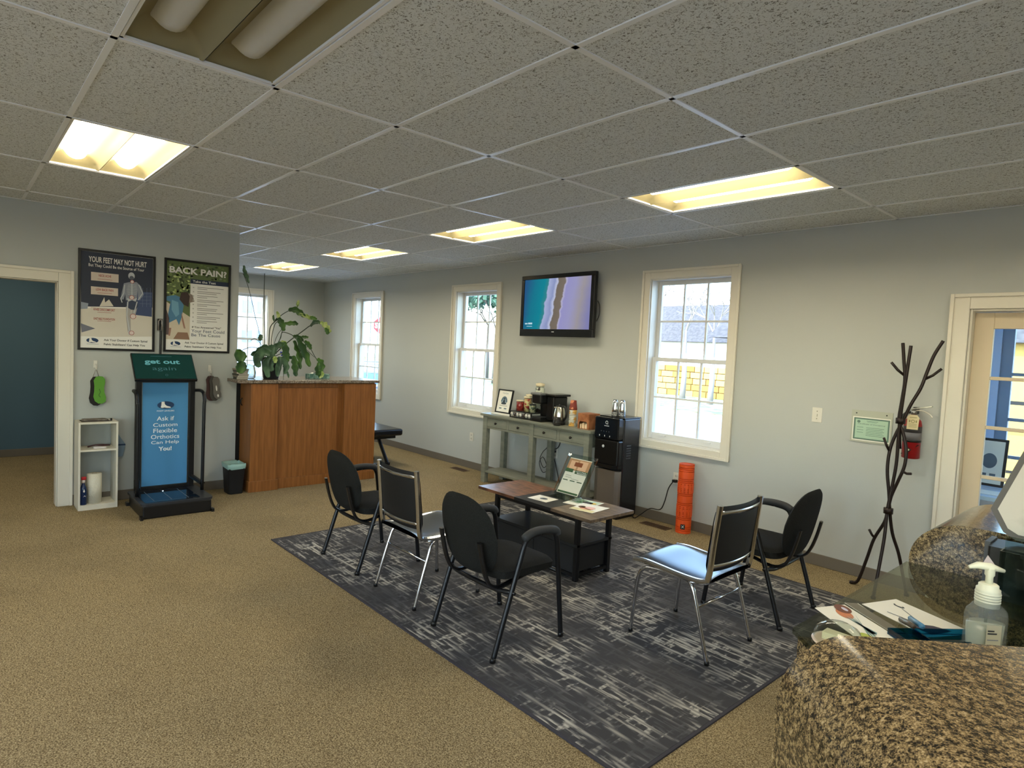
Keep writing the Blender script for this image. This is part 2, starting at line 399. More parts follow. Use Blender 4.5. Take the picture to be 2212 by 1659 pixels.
# ---- recessed fluorescent troffers
LENS_ON = emissive('lit_lens', (1.0, 0.90, 0.68), LAMP)
LENS_OFF = mat('unlit_lens', '#d8d8d4', 0.35)
PAN = mat('troffer_pan', '#8f8563', 0.45)
def troffer(i, j, on, label):
    t = thing('ceiling_light', label, 'light', (i*1.22+0.61, j*0.61+0.305, H), group='recessed ceiling lights')
    W2, D2 = 0.596, 0.29
    mb = MB().box(-W2, W2, -D2, -D2+0.012, 0.0, 0.01).box(-W2, W2, D2-0.012, D2, 0.0, 0.01).box(-W2, -W2+0.012, -D2, D2, 0, 0.01).box(W2-0.012, W2, -D2, D2, 0, 0.01)
    obj('frame', mb, TBAR, t)
    mb = MB()
    for s in (-1, 1):
        c = s*D2/2; hw = D2/2
        def f(u, v, c=c, hw=hw):
            x = -W2+2*W2*u; q = (v*2-1); e = min(u, 1-u)*2*W2
            z = 0.105*(max(0.0, 1-abs(q)**1.6))**0.6; z = min(z, 0.005+e*1.1)
            return (x, c+q*hw*0.99, max(z, 0.003))
        mb.grid(f, 40, 14)
    obj('reflector_pan', mb, PAN, t, fixn=False)
    mb = MB()
    for s in (-1, 1):
        c = s*D2/2
        def g(u, v, c=c):
            an = pi*v; x = -W2+0.075+2*(W2-0.075)*u; e = min(1, min(u, 1-u)*2*W2/0.05)
            return (x, c-0.062*cos(an), 0.088-0.055*sin(an)*(0.25+0.75*e**0.5))
        mb.grid(g, 24, 10)
    obj('lens', mb, LENS_ON if on else LENS_OFF, t, fixn=False)
    obj('housing', MB().box(-W2, W2, -D2, D2, 0.112, 0.13), TBAR, t)
LB = {(-3, -3): 'added unseen ceiling light brightening the teal side room', (2, 3): 'lit ceiling light nearest the big window, largest of the lit row', (0, 3): 'lit ceiling light second in the row, above the wall television', (-2, 3): 'lit ceiling light third in the row, towards the alcove', (-4, 3): 'lit ceiling light farthest away, above the alcove plant',
      (0, -2): 'lit ceiling light alone at left, in front of the poster wall', (2, -2): 'unlit ceiling light at the top left with dark curved louvres'}
for c in ON:
    troffer(*c, True, LB.get(c) or 'added unseen lit ceiling light %s' % {(4, 3): 'over the glazed door, right of the picture', (4, -2): 'directly above the viewer', (0, -7): 'at the back of the room towards the poster wall side', (2, -7): 'at the back of the room in the middle', (4, -7): 'at the back of the room behind the reception desk'}[c])
for c in OFF: troffer(*c, False, LB[c])
troffer(-3, -3, True, LB[(-3, -3)])  # lamp added out of sight to brighten the dark side room

# ---- windows: casing, jamb, two sashes with six panes each
def window(n, M4, mirror=False):
    """local frame: x along wall, y outwards, z up; M4 maps local->world"""
    def put(name, mb, m, parent, bevel=0):
        mb.v = [tuple(M4 @ Vector(v)) for v in mb.v]
        return obj(name, mb, m, parent, world=True, bevel=bevel, tags=None)
    cas = MB()
    mb = MB()
    for (x0, x1, z0, z1) in ((-0.525, -0.435, 0.715, 2.485), (0.435, 0.525, 0.715, 2.485), (-0.435, 0.435, 2.40, 2.485), (-0.435, 0.435, 0.715, 0.79)):
        mb.box(x0, x1, -0.02, 0.0, z0, z1)
    for (x0, x1, z0, z1) in ((-0.53, -0.505, 0.71, 2.49), (0.505, 0.53, 0.71, 2.49), (-0.505, 0.505, 2.465, 2.49), (-0.505, 0.505, 0.71, 0.735)):
        mb.box(x0, x1, -0.032, -0.02, z0, z1)
    mb.v = [tuple(M4 @ Vector(v)) for v in mb.v]
    wn = obj('window_%d' % n, mb, WHITE, world=True, bevel=0.004, tags=STR)
    j = MB().box(-0.435, -0.425, 0, 0.19, 0.79, 2.40).box(0.425, 0.435, 0, 0.19, 0.79, 2.40).box(-0.425, 0.425, 0, 0.19, 2.39, 2.40).box(-0.425, 0.425, 0, 0.19, 0.79, 0.80)
    put('jamb', j, WHITE, wn)
    for nm, y0, z0, z1, br in (('upper_sash', 0.115, 1.585, 2.39, 0.04), ('lower_sash', 0.075, 0.80, 1.625, 0.065)):
        sh = MB(); X = 0.425; st = 0.042
        sh.box(-X, -X+st, y0, y0+0.035, z0, z1).box(X-st, X, y0, y0+0.035, z0, z1).box(-X+st, X-st, y0, y0+0.035, z0, z0+br).box(-X+st, X-st, y0, y0+0.035, z1-0.04, z1)
        so = put(nm, sh, VINYL, wn, 0.003)
        gx0, gx1, gz0, gz1 = -X+st, X-st, z0+br, z1-0.04
        mu = MB()
        for k in (1, 2): xx = gx0+(gx1-gx0)*k/3; mu.box(xx-0.009, xx+0.009, y0+0.008, y0+0.026, gz0, gz1)
        zz = (gz0+gz1)/2; mu.box(gx0, gx1, y0+0.006, y0+0.028, zz-0.009, zz+0.009)
        put('muntin', mu, VINYL, so)
        for k in range(3):
            for r in range(2):
                a = gx0+(gx1-gx0)*k/3; b = gz0+(gz1-gz0)*r/2
                pn = MB(); pn.add([(a, y0+0.017, b), (a+(gx1-gx0)/3, y0+0.017, b), (a+(gx1-gx0)/3, y0+0.017, b+(gz1-gz0)/2), (a, y0+0.017, b+(gz1-gz0)/2)], [(0, 1, 2, 3)])
                put('pane', pn, PANE, so)
    for k in (-0.25, 0.25): put('sash_lift', MB().box(k-0.035, k+0.035, 0.06, 0.075, 0.835, 0.845), VINYL, wn)
for n, x in enumerate(WIN): window(n+1, Matrix.Translation((x, YW, 0)))
window(4, Matrix.Translation((-5.95, 2.065, 0)) @ Matrix.Rotation(pi/2, 4, 'Z'))
for k, y in enumerate((-4.1, -2.8, -1.5)): window(6+k, Matrix.Translation((XR, y, 0)) @ Matrix.Rotation(-pi/2, 4, 'Z'))  # entry windows: out of view, added for extra sky light
for k, x in enumerate((2.0, 3.6, 5.2, 6.5)): window(12+k, Matrix.Translation((x, YB, 0)) @ Matrix.Rotation(pi, 4, 'Z'))  # front windows: out of view, added so sunlight bounces up to the ceiling
# portals: sampling guides for daylight at the window openings, added entry ones included
for (x, y, rz, sx, sz, zc) in [(x, YW+0.19, 0, 0.87, 1.61, 1.595) for x in WIN] + [(-6.14, 2.065, pi/2, 0.87, 1.61, 1.595)] + [(XR+0.19, y, -pi/2, 0.87, 1.61, 1.595) for y in (-4.1, -2.8, -1.5)]:
    ld = bpy.data.lights.new('daylight_portal', 'AREA'); ld.shape = 'RECTANGLE'; ld.size = sx; ld.size_y = sz; ld.cycles.is_portal = True
    lo = bpy.data.objects.new('daylight_portal', ld); COL.objects.link(lo); lo.location = (x, y, zc)
    lo.rotation_euler = Vector((0, -1, 0) if rz == 0 else (1, 0, 0) if rz > 0 else (-1, 0, 0)).to_track_quat('-Z', 'Y').to_euler()

# ---- doorway casing on the poster wall
mb = MB()
for s in (1,):
    mb.box(XL, XL+0.02, -0.965, -0.85, 0, 2.15).box(XL, XL+0.02, -1.995, -1.88, 0, 2.15).box(XL, XL+0.02, -1.88, -0.965, 2.055, 2.15)
    mb.box(XL+0.02, XL+0.032, -0.875, -0.85, 0, 2.16).box(XL+0.02, XL+0.032, -1.995, -0.875, 2.135, 2.16).box(XL+0.02, XL+0.032, -1.995, -1.97, 0, 2.135)
    mb.box(XL-0.14, XL, -0.975, -0.965, 0, 2.055).box(XL-0.14, XL, -1.88, -1.87, 0, 2.055).box(XL-0.14, XL, -1.87, -0.975, 2.045, 2.055)
obj('trim_1', mb, WHITE, world=True, bevel=0.004, tags=STR)

# ---- glazed door in the window wall
mb = MB()
mb.box(4.04, 4.15, YW-0.02, YW, 0, 2.16).box(5.06, 5.17, YW-0.02, YW, 0, 2.16).box(4.15, 5.06, YW-0.02, YW, 2.06, 2.16)
mb.box(4.035, 4.06, YW-0.034, YW-0.02, 0, 2.165).box(5.15, 5.175, YW-0.034, YW-0.02, 0, 2.165).box(4.06, 5.15, YW-0.034, YW-0.02, 2.14, 2.165)
mb.box(4.15, 4.165, YW, YW+0.2, 0, 2.06).box(5.045, 5.06, YW, YW+0.2, 0, 2.06).box(4.165, 5.045, YW, YW+0.2, 2.045, 2.06)
obj('trim_2', mb, WHITE, world=True, bevel=0.004, tags=STR)
DW = mat('beige_door_paint', '#cdbda2', 0.45)
dr = B('door_1', 4.165, 4.275, YW+0.08, YW+0.12, 0.02, 2.04, DW, bevel=0.003, tags=STR)
obj('door_rail', MB().box(4.935, 5.045, YW+0.08, YW+0.12, 0.02, 2.04).box(4.275, 4.935, YW+0.08, YW+0.12, 1.93, 2.04).box(4.275, 4.935, YW+0.08, YW+0.12, 0.02, 0.22), DW, dr, world=True, bevel=0.003)
zs = [0.22, 0.56, 0.905, 1.25, 1.59, 1.93]
mb = MB()
for z in zs[1:-1]: mb.box(4.275, 4.935, YW+0.085, YW+0.115, z-0.012, z+0.012)
mb.box(4.593, 4.617, YW+0.085, YW+0.115, 0.22, 1.93)
obj('muntin', mb, DW, dr, world=True, bevel=0.003)
for k in range(5):
    for a in (4.275, 4.605):
        obj('pane', MB().add([(a, YW+0.1, zs[k]), (a+0.33, YW+0.1, zs[k]), (a+0.33, YW+0.1, zs[k+1]), (a, YW+0.1, zs[k+1])], [(0, 1, 2, 3)]), PANE, dr, world=True)
# vestibule beyond it
B('floor_2', 3.7, 6.3, YW+0.2, 5.9, -0.1, 0, mat('vestibule_floor', '#9aa0a6', 0.4), tags=STR)
B('wall_vestibule_left', 3.68, 3.8, YW+0.2, 5.8, 0, 2.6, BLUE_W, tags=STR)
B('wall_vestibule_right', 6.2, 6.3, YW+0.2, 5.8, 0, 2.6, BLUE_W, tags=STR)
B('ceiling_2', 3.68, 6.3, YW+0.2, 5.9, 2.5, 2.6, WALL, tags=STR)
wall('wall_vestibule_outer', 'y', 5.6, 5.75, 3.8, 6.2, [(3.98, 6.05, 0.25, 2.35)], BLUE_W, 2.6)
mb = MB()
for x in (3.98, 4.95, 5.98): mb.box(x, x+0.09, 5.62, 5.68, 0.25, 2.35)
for z in (0.25, 2.26): mb.box(3.98, 6.05, 5.625, 5.675, z, z+0.09)
wn = obj('window_5', mb, mat('grey_blue_frame', '#8e9dad', 0.5), world=True, tags=STR)
mb = MB()
for z in (0.85, 1.2, 1.62): mb.box(4.07, 5.98, 5.63, 5.66, z-0.015, z+0.015)
for x in (4.5, 5.45): mb.box(x-0.012, x+0.012, 5.63, 5.66, 0.3, 2.3)
obj('muntin', mb, MATS['grey_blue_frame'], wn, world=True)
obj('pane', MB().add([(4.0, 5.65, 0.3), (6.0, 5.65, 0.3), (6.0, 5.65, 2.3), (4.0, 5.65, 2.3)], [(0, 1, 2, 3)]), PANE, wn, world=True)
t = thing('side_table', 'black vestibule table with white papers seen through the glazed door', 'table', (4.12, 4.2, 0))
obj('tabletop', MB().box(-0.3, 0.27, -0.3, 0.5, 0.70, 0.73), mat('pale_blue_top', '#b9cbe0', 0.4), t, bevel=0.004)
obj('cabinet', MB().box(-0.28, 0.1, -0.28, 0.48, 0.0, 0.70), mat('navy_black', '#1a2236', 0.5), t, bevel=0.004)
t = thing('picture_frame', 'black framed flower print standing on the vestibule table', 'picture', (4.16, 4.45, 0.731))
sh = Sheet((4.06, 4.42, 0.735), (1, -0.1, 0), (0, 0.22, 1), (0, -1, 0.22))
mb = MB(); mb.add([sh.p(a, b, h) for h in (-0.015, 0) for a, b in ((-0.01, -0.0), (0.22, 0), (0.22, 0.38), (-0.01, 0.38))], [(0, 3, 2, 1), (4, 5, 6, 7), (0, 1, 5, 4), (1, 2, 6, 5), (2, 3, 7, 6), (3, 0, 4, 7)])
obj('frame', mb, BLACK, t, world=True)
sh.rect(0.01, 0.02, 0.2, 0.36, PAPER).ell(0.11, 0.2, 0.05, 0.06, mat('print_grey', '#5b6873', 0.7), 2).rect(0.06, 0.08, 0.10, 0.1, MATS['print_grey'], 2).rect(0.12, 0.08, 0.16, 0.1, MATS['print_grey'], 2)
sh.build('print', t)
t = thing('potted_succulent', 'small green succulent in a glass pot beside the vestibule picture', 'plant', (4.345, 4.42, 0.731))
obj('pot', MB().lathe([(0.035, 0), (0.045, 0.07), (0.04, 0.07), (0.03, 0.01)], n=14), mat('pale_pot', '#b9c6c6', 0.3), t)
mb = MB()
for k in range(9):
    a = k*0.7; mb.tube([(0.02*cos(a), 0.02*sin(a), 0.06), (0.035*cos(a), 0.035*sin(a), 0.12)], [0.01, 0.004], 6)
obj('leaves', mb, mat('succulent', '#6f8f6a', 0.6), t)
for k, (a, b, lb) in enumerate(((3.95, 3.95, 'white leaflet lying flat on the vestibule table near the door'), (4.17, 4.0, 'white leaflet on the vestibule table overlapping its right edge'))):
    obj('leaflet', MB().box(a, a+0.16, b, b+0.2, 0.731, 0.733), PAPER, world=True, tags=T(lb, 'paper', 'vestibule leaflets'))

# ================================================================== RUG AND SEATING
t = thing('area_rug', 'charcoal area rug with pale crosshatch streaks under the chairs and coffee table', 'rug', (2.1, 1.62, 0))
obj('rug_field', MB().box(-1.784, 1.784, -1.359, 1.359, 0.0, 0.0078), RUG, t)
EDG = mat('rug_binding', '#35333a', 0.9)
mb = MB()
for y in (-1.375, 1.36): mb.box(-1.8, 1.8, y, y+0.015, 0, 0.0078)
for x in (-1.8, 1.785): mb.box(x, x+0.015, -1.36, 1.36, 0, 0.0078)
obj('binding', mb, EDG, t)
RZ = 0.0085

def superpad(w0, w1, h, th, bow, n=2.6, nu=28, nv=16):
    """rounded cushion: width w0 at bottom, w1 at widest; returns MB in x,z plane facing +y"""
    mb = MB()
    def f(side):
        def g(u, v):
            a = 2*pi*u; r = v
            cx = abs(cos(a))**(2/n)*(1 if cos(a) >= 0 else -1); sx = abs(sin(a))**(2/n)*(1 if sin(a) >= 0 else -1)
            zz = sx*r; wd = w1 - (w1-w0)*max(0, -zz)**1.5*0.6 - (w1-w0*0.95)*max(0, zz)**1.6
            x = cx*r*wd/2; z = zz*h/2
            y = side*th/2*(max(0.0, 1-r**5))**0.5 + bow*(x/(w1/2))**2
            return (x, y, z)
        return g
    mb.grid(f(1), nu, nv); mb.grid(f(-1), nu, nv); return mb

def make_armchair(label, group):
    t = thing('guest_armchair', label, 'chair', (0, 0, 0), group=group)
    # seat cushion
    mb = MB()
    def seat(top):
        def g(u, v):
            a = 2*pi*u; n = 5
            cx = abs(cos(a))**(2/n)*(1 if cos(a) >= 0 else -1); sx = abs(sin(a))**(2/n)*(1 if sin(a) >= 0 else -1)
            x = cx*v*0.235; y = 0.03+sx*v*0.225
            z = (0.44 if top else 0.402)+(1 if top else -0.25)*0.028*(max(0, 1-v**6))**0.5 - (0.012*max(0, y-0.12)/0.1 if top else 0)
            return (x, y, z)
        return g
    mb.grid(seat(True), 32, 12); mb.grid(seat(False), 32, 6)
    mb.grid(lambda u, v: Vector(seat(True)(u, 1))*(1-v)+Vector(seat(False)(u, 1))*v, 32, 1)
    obj('seat', mb, FAB, t)
    # backrest
    bp = superpad(0.40, 0.475, 0.45, 0.055, 0.03, n=2.9)
    X = Matrix.Translation((0, -0.262, 0.622)) @ Matrix.Rotation(radians(12), 4, 'X')
    bp.v = [tuple(X @ Vector(v)) for v in bp.v]; obj('backrest', bp, FAB, t)
    # back uprights: J bars
    for s in (-1, 1):
        x = s*0.17
        obj('back_support', MB().tube(smooth_path([(x, -0.298, 0.61), (x, -0.272, 0.50), (x, -0.242, 0.415), (x, -0.205, 0.365), (x, -0.13, 0.345), (x, 0.02, 0.375), (x, 0.2, 0.385)], 5), 0.011, 8, flat=(1.3, 0.6, (1, 0, 0))), BLKM, t)
        # one continuous oval tube: front leg, arm, rear leg
        X0 = s*0.268
        obj('leg', MB().tube(smooth_path([(X0, 0.255, 0.0), (X0, 0.225, 0.25), (X0, 0.195, 0.50), (X0, 0.178, 0.592), (X0, 0.14, 0.628), (X0, 0.05, 0.633)], 5), 0.0145, 10), BLKM, t)
        obj('leg', MB().tube(smooth_path([(X0, 0.05, 0.633), (X0, -0.03, 0.622), (X0, -0.065, 0.585), (X0, -0.10, 0.48), (X0, -0.185, 0.22), (X0, -0.255, 0.0)], 5), 0.0145, 10), BLKM, t)
        pts = smooth_path([(X0, -0.075, 0.618), (X0, -0.02, 0.643), (X0, 0.07, 0.648), (X0, 0.165, 0.632), (X0, 0.185, 0.602)], 5)
        n = len(pts); obj('armrest', MB().tube(pts, [0.012]+[0.0225]*(n-2)+[0.012], 12), mat('armrest_foam', '#2b2c2e', 0.7), t)
        obj('foot_cap', MB().lathe([(0.017, 0), (0.017, 0.02), (0.0145, 0.022)], (X0, 0.2545, 0.0), 10), BLACK, t)
        obj('foot_cap', MB().lathe([(0.017, 0), (0.017, 0.02), (0.0145, 0.022)], (X0, -0.2545, 0.0), 10), BLACK, t)
        obj('bolt', MB().tube([(s*0.262, -0.142, 0.345), (s*0.292, -0.142, 0.345)], 0.009, 8), BLKM, t)
    obj('cross_bar', MB().tube(smooth_path([(-0.268, -0.145, 0.345), (-0.15, -0.165, 0.335), (0.15, -0.165, 0.335), (0.268, -0.145, 0.345)], 5), 0.013, 10), BLKM, t)
    obj('cross_bar', MB().tube([(-0.268, 0.215, 0.385), (0.268, 0.215, 0.385)], 0.012, 10), BLKM, t)
    return t

def make_sidechair(label, group):
    t = thing('side_chair', label, 'chair', (0, 0, 0), group=group)
    # upholstered seat with waterfall front, chrome edge
    mb = MB(); W = 0.212
    prof = [(-0.235, 0.452), (-0.20, 0.438), (-0.1, 0.432), (0.05, 0.436), (0.17, 0.446), (0.235, 0.444), (0.262, 0.43)]
    P = [Vector((0, y, z)) for y, z in prof]; P = smooth_path(P, 4)
    top = lambda u, v: (W*(2*u-1), P[int(round(v*(len(P)-1)))].y, P[int(round(v*(len(P)-1)))].z+0.012*(1-abs(2*u-1)**6))
    bot = lambda u, v: (W*(2*u-1), P[int(round(v*(len(P)-1)))].y, P[int(round(v*(len(P)-1)))].z-0.016)
    mb.grid(top, 14, len(P)-1); mb.grid(bot, 2, len(P)-1)
    mb.grid(lambda u, v: Vector(top(0, u))*(1-v)+Vector(bot(0, u))*v, len(P)-1, 1); mb.grid(lambda u, v: Vector(top(1, u))*(1-v)+Vector(bot(1, u))*v, len(P)-1, 1)
    mb.grid(lambda u, v: Vector(top(u, 1))*(1-v)+Vector(bot(u, 1))*v, 14, 1)
    obj('seat', mb, VIN, t)
    # back pad
    mb = MB(); X = Matrix.Translation((0, -0.242, 0.665)) @ Matrix.Rotation(radians(7), 4, 'X')
    def bk(sd):
        return lambda u, v: X @ Vector((0.212*(2*u-1), sd*0.016*(1-abs(2*v-1)**8)+0.028*(2*u-1)**2-0.012, (v-0.5)*0.37))
    mb.grid(bk(1), 14, 10); mb.grid(bk(-1), 14, 10)
    obj('backrest', mb, mat('black_vinyl_back', '#121214', 0.6, spec=0.35), t)
    for z in (0.145, -0.155):
        mb = MB(); mb.grid(lambda u, v: X @ Vector((0.222*(2*u-1), -0.018+0.028*(2*u-1)**2-0.012, z+v*0.022)), 12, 1); obj('back_strap', mb, CHROME, t, solid=0.004, fixn=False)
    for s in (-1, 1):
        x = s*0.222
        obj('side_rail', MB().tube(smooth_path([(x, 0.262, 0.428), (x, 0.17, 0.437), (x, -0.06, 0.424), (x, -0.19, 0.43), (x, -0.222, 0.47), (x, -0.238, 0.64), (x, -0.262, 0.86)], 5), 0.0115, 8, flat=(1.0, 1.0, (1, 0, 0))), CHROME, t)
        obj('leg', MB().tube(smooth_path([(s*0.2, -0.02, 0.405), (s*0.21, 0.10, 0.41), (s*0.222, 0.185, 0.395), (s*0.228, 0.222, 0.33), (s*0.232, 0.24, 0.15), (s*0.235, 0.25, 0.0)], 5), 0.0115, 10), CHROME, t)
        obj('leg', MB().tube(smooth_path([(s*0.2, 0.02, 0.405), (s*0.21, -0.08, 0.408), (s*0.222, -0.128, 0.385), (s*0.228, -0.155, 0.32), (s*0.232, -0.205, 0.16), (s*0.235, -0.25, 0.0)], 5), 0.0115, 10), CHROME, t)
        for y in (0.25, -0.25): obj('foot_cap', MB().lathe([(0.0135, 0), (0.0135, 0.02), (0.0115, 0.022)], (s*0.235, y, 0), 10), BLACK, t)
    obj('stretcher', MB().tube([(-0.228, -0.168, 0.285), (0.228, -0.168, 0.285)], 0.008, 8), CHROME, t)
    return t
G1 = 'black guest armchairs around the coffee table'; G2 = 'chrome side chairs around the coffee table'
a = make_armchair('black fabric armchair farthest from the granite desk, at the left end of the row', G1); a.location = (1.132, 0.684, RZ)
specs = [('black fabric armchair nearest the viewer, its back turned, beside the coffee table', (2.632, 0.664, RZ), 0, 0), ('black fabric armchair by the beige wall, behind the chrome chair with shiny seat', (3.385, 2.32, RZ), radians(92), 0)]
for lb, loc, rz, _ in specs:
    c = copy_tree(a); c.location = loc; c.rotation_euler.z = rz; c['label'] = lb
b = make_sidechair('chrome and black vinyl side chair in the middle of the row, between two armchairs', G2); b.location = (1.888, 0.682, RZ)
c = copy_tree(b); c.location = (3.355, 1.538, RZ); c.rotation_euler.z = radians(90); c['label'] = 'chrome side chair facing left alone near the granite desk, window light shining on its seat'

# ---- coffee table
t = thing('coffee_table', 'low coffee table with rustic wood and black patchwork top and black metal legs', 'table', (1.935, 1.80, RZ))
RUST = mat('rustic_brown_top', '#4e3527', 0.34, noise=('#8a5d42', 5, 5, 0.35, 0.65, (2, 8, 2)))
RUST2 = mat('rustic_grey_top', '#55473c', 0.34, noise=('#7d6a55', 5, 5, 0.35, 0.65, (2, 8, 2)))
BTOP = mat('black_oak_top', '#232426', 0.33)
z0, z1 = 0.462, 0.485
for (x0, x1, m) in ((1.275, 1.72, RUST), (1.72, 2.12, BTOP), (2.12, 2.51, RUST2)):
    obj('top_board', MB().box(x0+0.0005, x1-0.0005, 1.595, 2.085, z0, z1), m, t, world=True, bevel=0.0015)
for x in (1.50, 2.375):
    for y in (1.62, 1.965): obj('leg', MB().box(x-0.017, x+0.017, y-0.017, y+0.017, RZ, z0), BLKM, t, world=True, bevel=0.003)
mb = MB()
for y in (1.62, 1.965): mb.box(1.517, 2.358, y-0.012, y+0.012, z0-0.025, z0)
for x in (1.50, 2.375): mb.box(x-0.012, x+0.012, 1.637, 1.948, z0-0.025, z0)
obj('top_frame', mb, BLKM, t, world=True)
obj('shelf', MB().box(1.49, 2.392, 1.60, 1.99, 0.255, 0.275), BTOP, t, world=True, bevel=0.002)
for x0, x1 in ((1.52, 1.935), (1.94, 2.355)):
    obj('drawer', MB().box(x0, x1, 1.615, 1.97, 0.06, 0.25), mat('black_fabric_box', '#1d1e20', 0.8), t, world=True, bevel=0.004)
obj('lower_frame', MB().box(1.517, 2.358, 1.608, 1.632, 0.04, 0.06).box(1.517, 2.358, 1.953, 1.977, 0.04, 0.06).box(1.49, 1.51, 1.637, 1.948, 0.04, 0.06).box(2.366, 2.386, 1.637, 1.948, 0.04, 0.06), BLKM, t, world=True)
# acrylic sign holder
TZ = z1+0.0005
t = thing('sign_holder', 'clear acrylic sign holder with a massage flyer standing on the coffee table', 'sign', (2.02, 1.93, TZ))
ACR = glass_mat('acrylic', '#e3ece9')
mb = MB()
def hold(u, v):   # curved upright face
    a = v; return (1.835+0.30*u+0.07*a+0.03*a*a, 1.905+0.0*u+0.115*a-0.05*a*a, TZ+0.02+0.33*a)
mb.grid(hold, 6, 12); obj('acrylic_sleeve', mb, ACR, t, world=True, solid=0.004, fixn=False)
obj('acrylic_foot', MB().box(1.835, 2.15, 1.86, 1.99, TZ, TZ+0.004).box(1.835, 2.15, 1.93, 1.935, TZ+0.004, TZ+0.03), ACR, t, world=True)
mb = MB(); FLY = mat('flyer_cream', '#e4e3cf', 0.6)
def fly(a0, b0, a1, b1, m, h=0.004):
    def g(u, v):
        p = Vector(hold(0.13+0.74*(a0+(a1-a0)*u), 0.05+0.86*(b0+(b1-b0)*v))); p.y -= h; return p
    mb2.grid(g, 5, 5, m)
mb2 = MB(); fly(0, 0, 1, 1, 0)
fly(0.0, 0.66, 1, 0.98, 1, 0.0048); fly(0.1, 0.70, 0.42, 0.93, 2, 0.0055); fly(0.5, 0.69, 0.88, 0.95, 2, 0.0055); fly(0.3, 0.78, 0.66, 0.9, 3, 0.006)
fly(0.45, 0.58, 1, 0.68, 4, 0.006); fly(0, 0.60, 0.35, 0.70, 4, 0.006)
for k in range(3): fly(0.05+0.33*k, 0.36, 0.28+0.33*k, 0.385, 4, 0.006)
fly(0.03, 0.02, 0.97, 0.07, 4, 0.006); fly(0.1, 0.45, 0.4, 0.46, 5, 0.006); fly(0.1, 0.5, 0.36, 0.51, 5, 0.006); fly(0.4, 0.42, 0.75, 0.43, 5, 0.006)
obj('flyer', mb2, [FLY, mat('flyer_tan', '#b98b63', 0.6), mat('flyer_skin', '#e0b48d', 0.6), mat('flyer_brown', '#8a4d2c', 0.6), mat('flyer_green', '#3f5f3c', 0.6), mat('flyer_text', '#8c8f7c', 0.6)], t, world=True, fixn=False)
def curved_text(txt, a, b, wd, ht):
    sh = Sheet((0, 0, 0), (1, 0, 0), (0, 1, 0)); o = sh.text(txt, a, b, wd, PAPER, t, ht, layer=0, bold=0.02)
    off = xyz(t)
    for v in o.data.vertices:
        q = v.co+off; p = Vector(hold(0.13+0.74*q.x, 0.05+0.86*q.y)); p.y -= 0.0068; v.co = p-off
curved_text("LET'S TALK", 0.5, 0.635, 0.46, 0.035); curved_text('MASSAGE', 0.56, 0.59, 0.42, 0.035)
# papers on the table
def leaf(name, label, pts, m_top, z, parent=None, group='papers on the coffee table', th=0.0015, cat='paper'):
    cx = sum(p[0] for p in pts)/len(pts); cy = sum(p[1] for p in pts)/len(pts)
    t = thing(name, label, cat, (cx, cy, z), group=group)
    mb = MB().prism(pts, lambda a, b, k: (a, b, z+k*th)); obj('sheet', mb, PAPER, t, world=True)
    u = Vector((pts[1][0]-pts[0][0], pts[1][1]-pts[0][1], 0)); v = Vector((pts[3][0]-pts[0][0], pts[3][1]-pts[0][1], 0))
    s = Sheet((pts[0][0], pts[0][1], z+th), u, v, (0, 0, 1)); return t, s, u.length, v.length
G = lambda n, c: mat('print_'+n, c, 0.55)
t, s, U, V = leaf('flyer_sheet', 'white sheet with a small grey emblem left of the sign holder on the coffee table', [(1.80, 1.665), (1.99, 1.68), (1.975, 1.83), (1.785, 1.815)], PAPER, TZ)
s.ell(U*0.55, V*0.5, 0.035, 0.028, G('grey', '#78858c')).ell(U*0.55, V*0.56, 0.016, 0.015, G('darkgrey', '#454f55'), 2).line([(0.03, V*0.85), (U*0.8, V*0.85)], 0.004, G('grey', '#78858c')).line([(0.05, V*0.15), (U*0.7, V*0.15)], 0.003, G('grey', '#78858c')); s.build('print', t)
t, s, U, V = leaf('magazine', 'green and white magazine partly under the peach one on the coffee table', [(2.06, 1.79), (2.285, 1.84), (2.25, 2.05), (2.02, 2.0)], PAPER, TZ, cat='magazine')
s.rect(U*0.2, V*0.35, U*0.98, V*0.95, G('pale green', '#b9cdb5')).ell(U*0.62, V*0.6, 0.045, 0.03, G('dark', '#3b3638'), 2).ell(U*0.82, V*0.62, 0.025, 0.022, G('yellow', '#e3b93f'), 2).ell(U*0.35, V*0.5, 0.02, 0.015, G('green', '#5f8f58'), 2).ell(U*0.08, V*0.55, 0.008, 0.006, G('dark', '#3b3638'), 2); s.build('print', t)
t, s, U, V = leaf('magazine', 'cream and peach magazine lying on top at the right end of the coffee table', [(2.21, 1.70), (2.40, 1.735), (2.375, 1.965), (2.16, 1.915)], PAPER, TZ+0.0018, cat='magazine')
s.rect(0, 0, U*0.97, V*0.28, G('cream', '#d8cfa0')).ell(U*0.5, V*0.42, 0.055, 0.04, G('peach', '#d99a80'), 2).ell(U*0.6, V*0.55, 0.04, 0.03, G('rose', '#e3b8b0'), 3).ell(U*0.25, V*0.5, 0.028, 0.03, G('umber', '#7d6149'), 2).line([(U*0.4, V*0.4), (U*0.75, V*0.3)], 0.012, G('umber', '#7d6149'), 4); s.build('print', t)

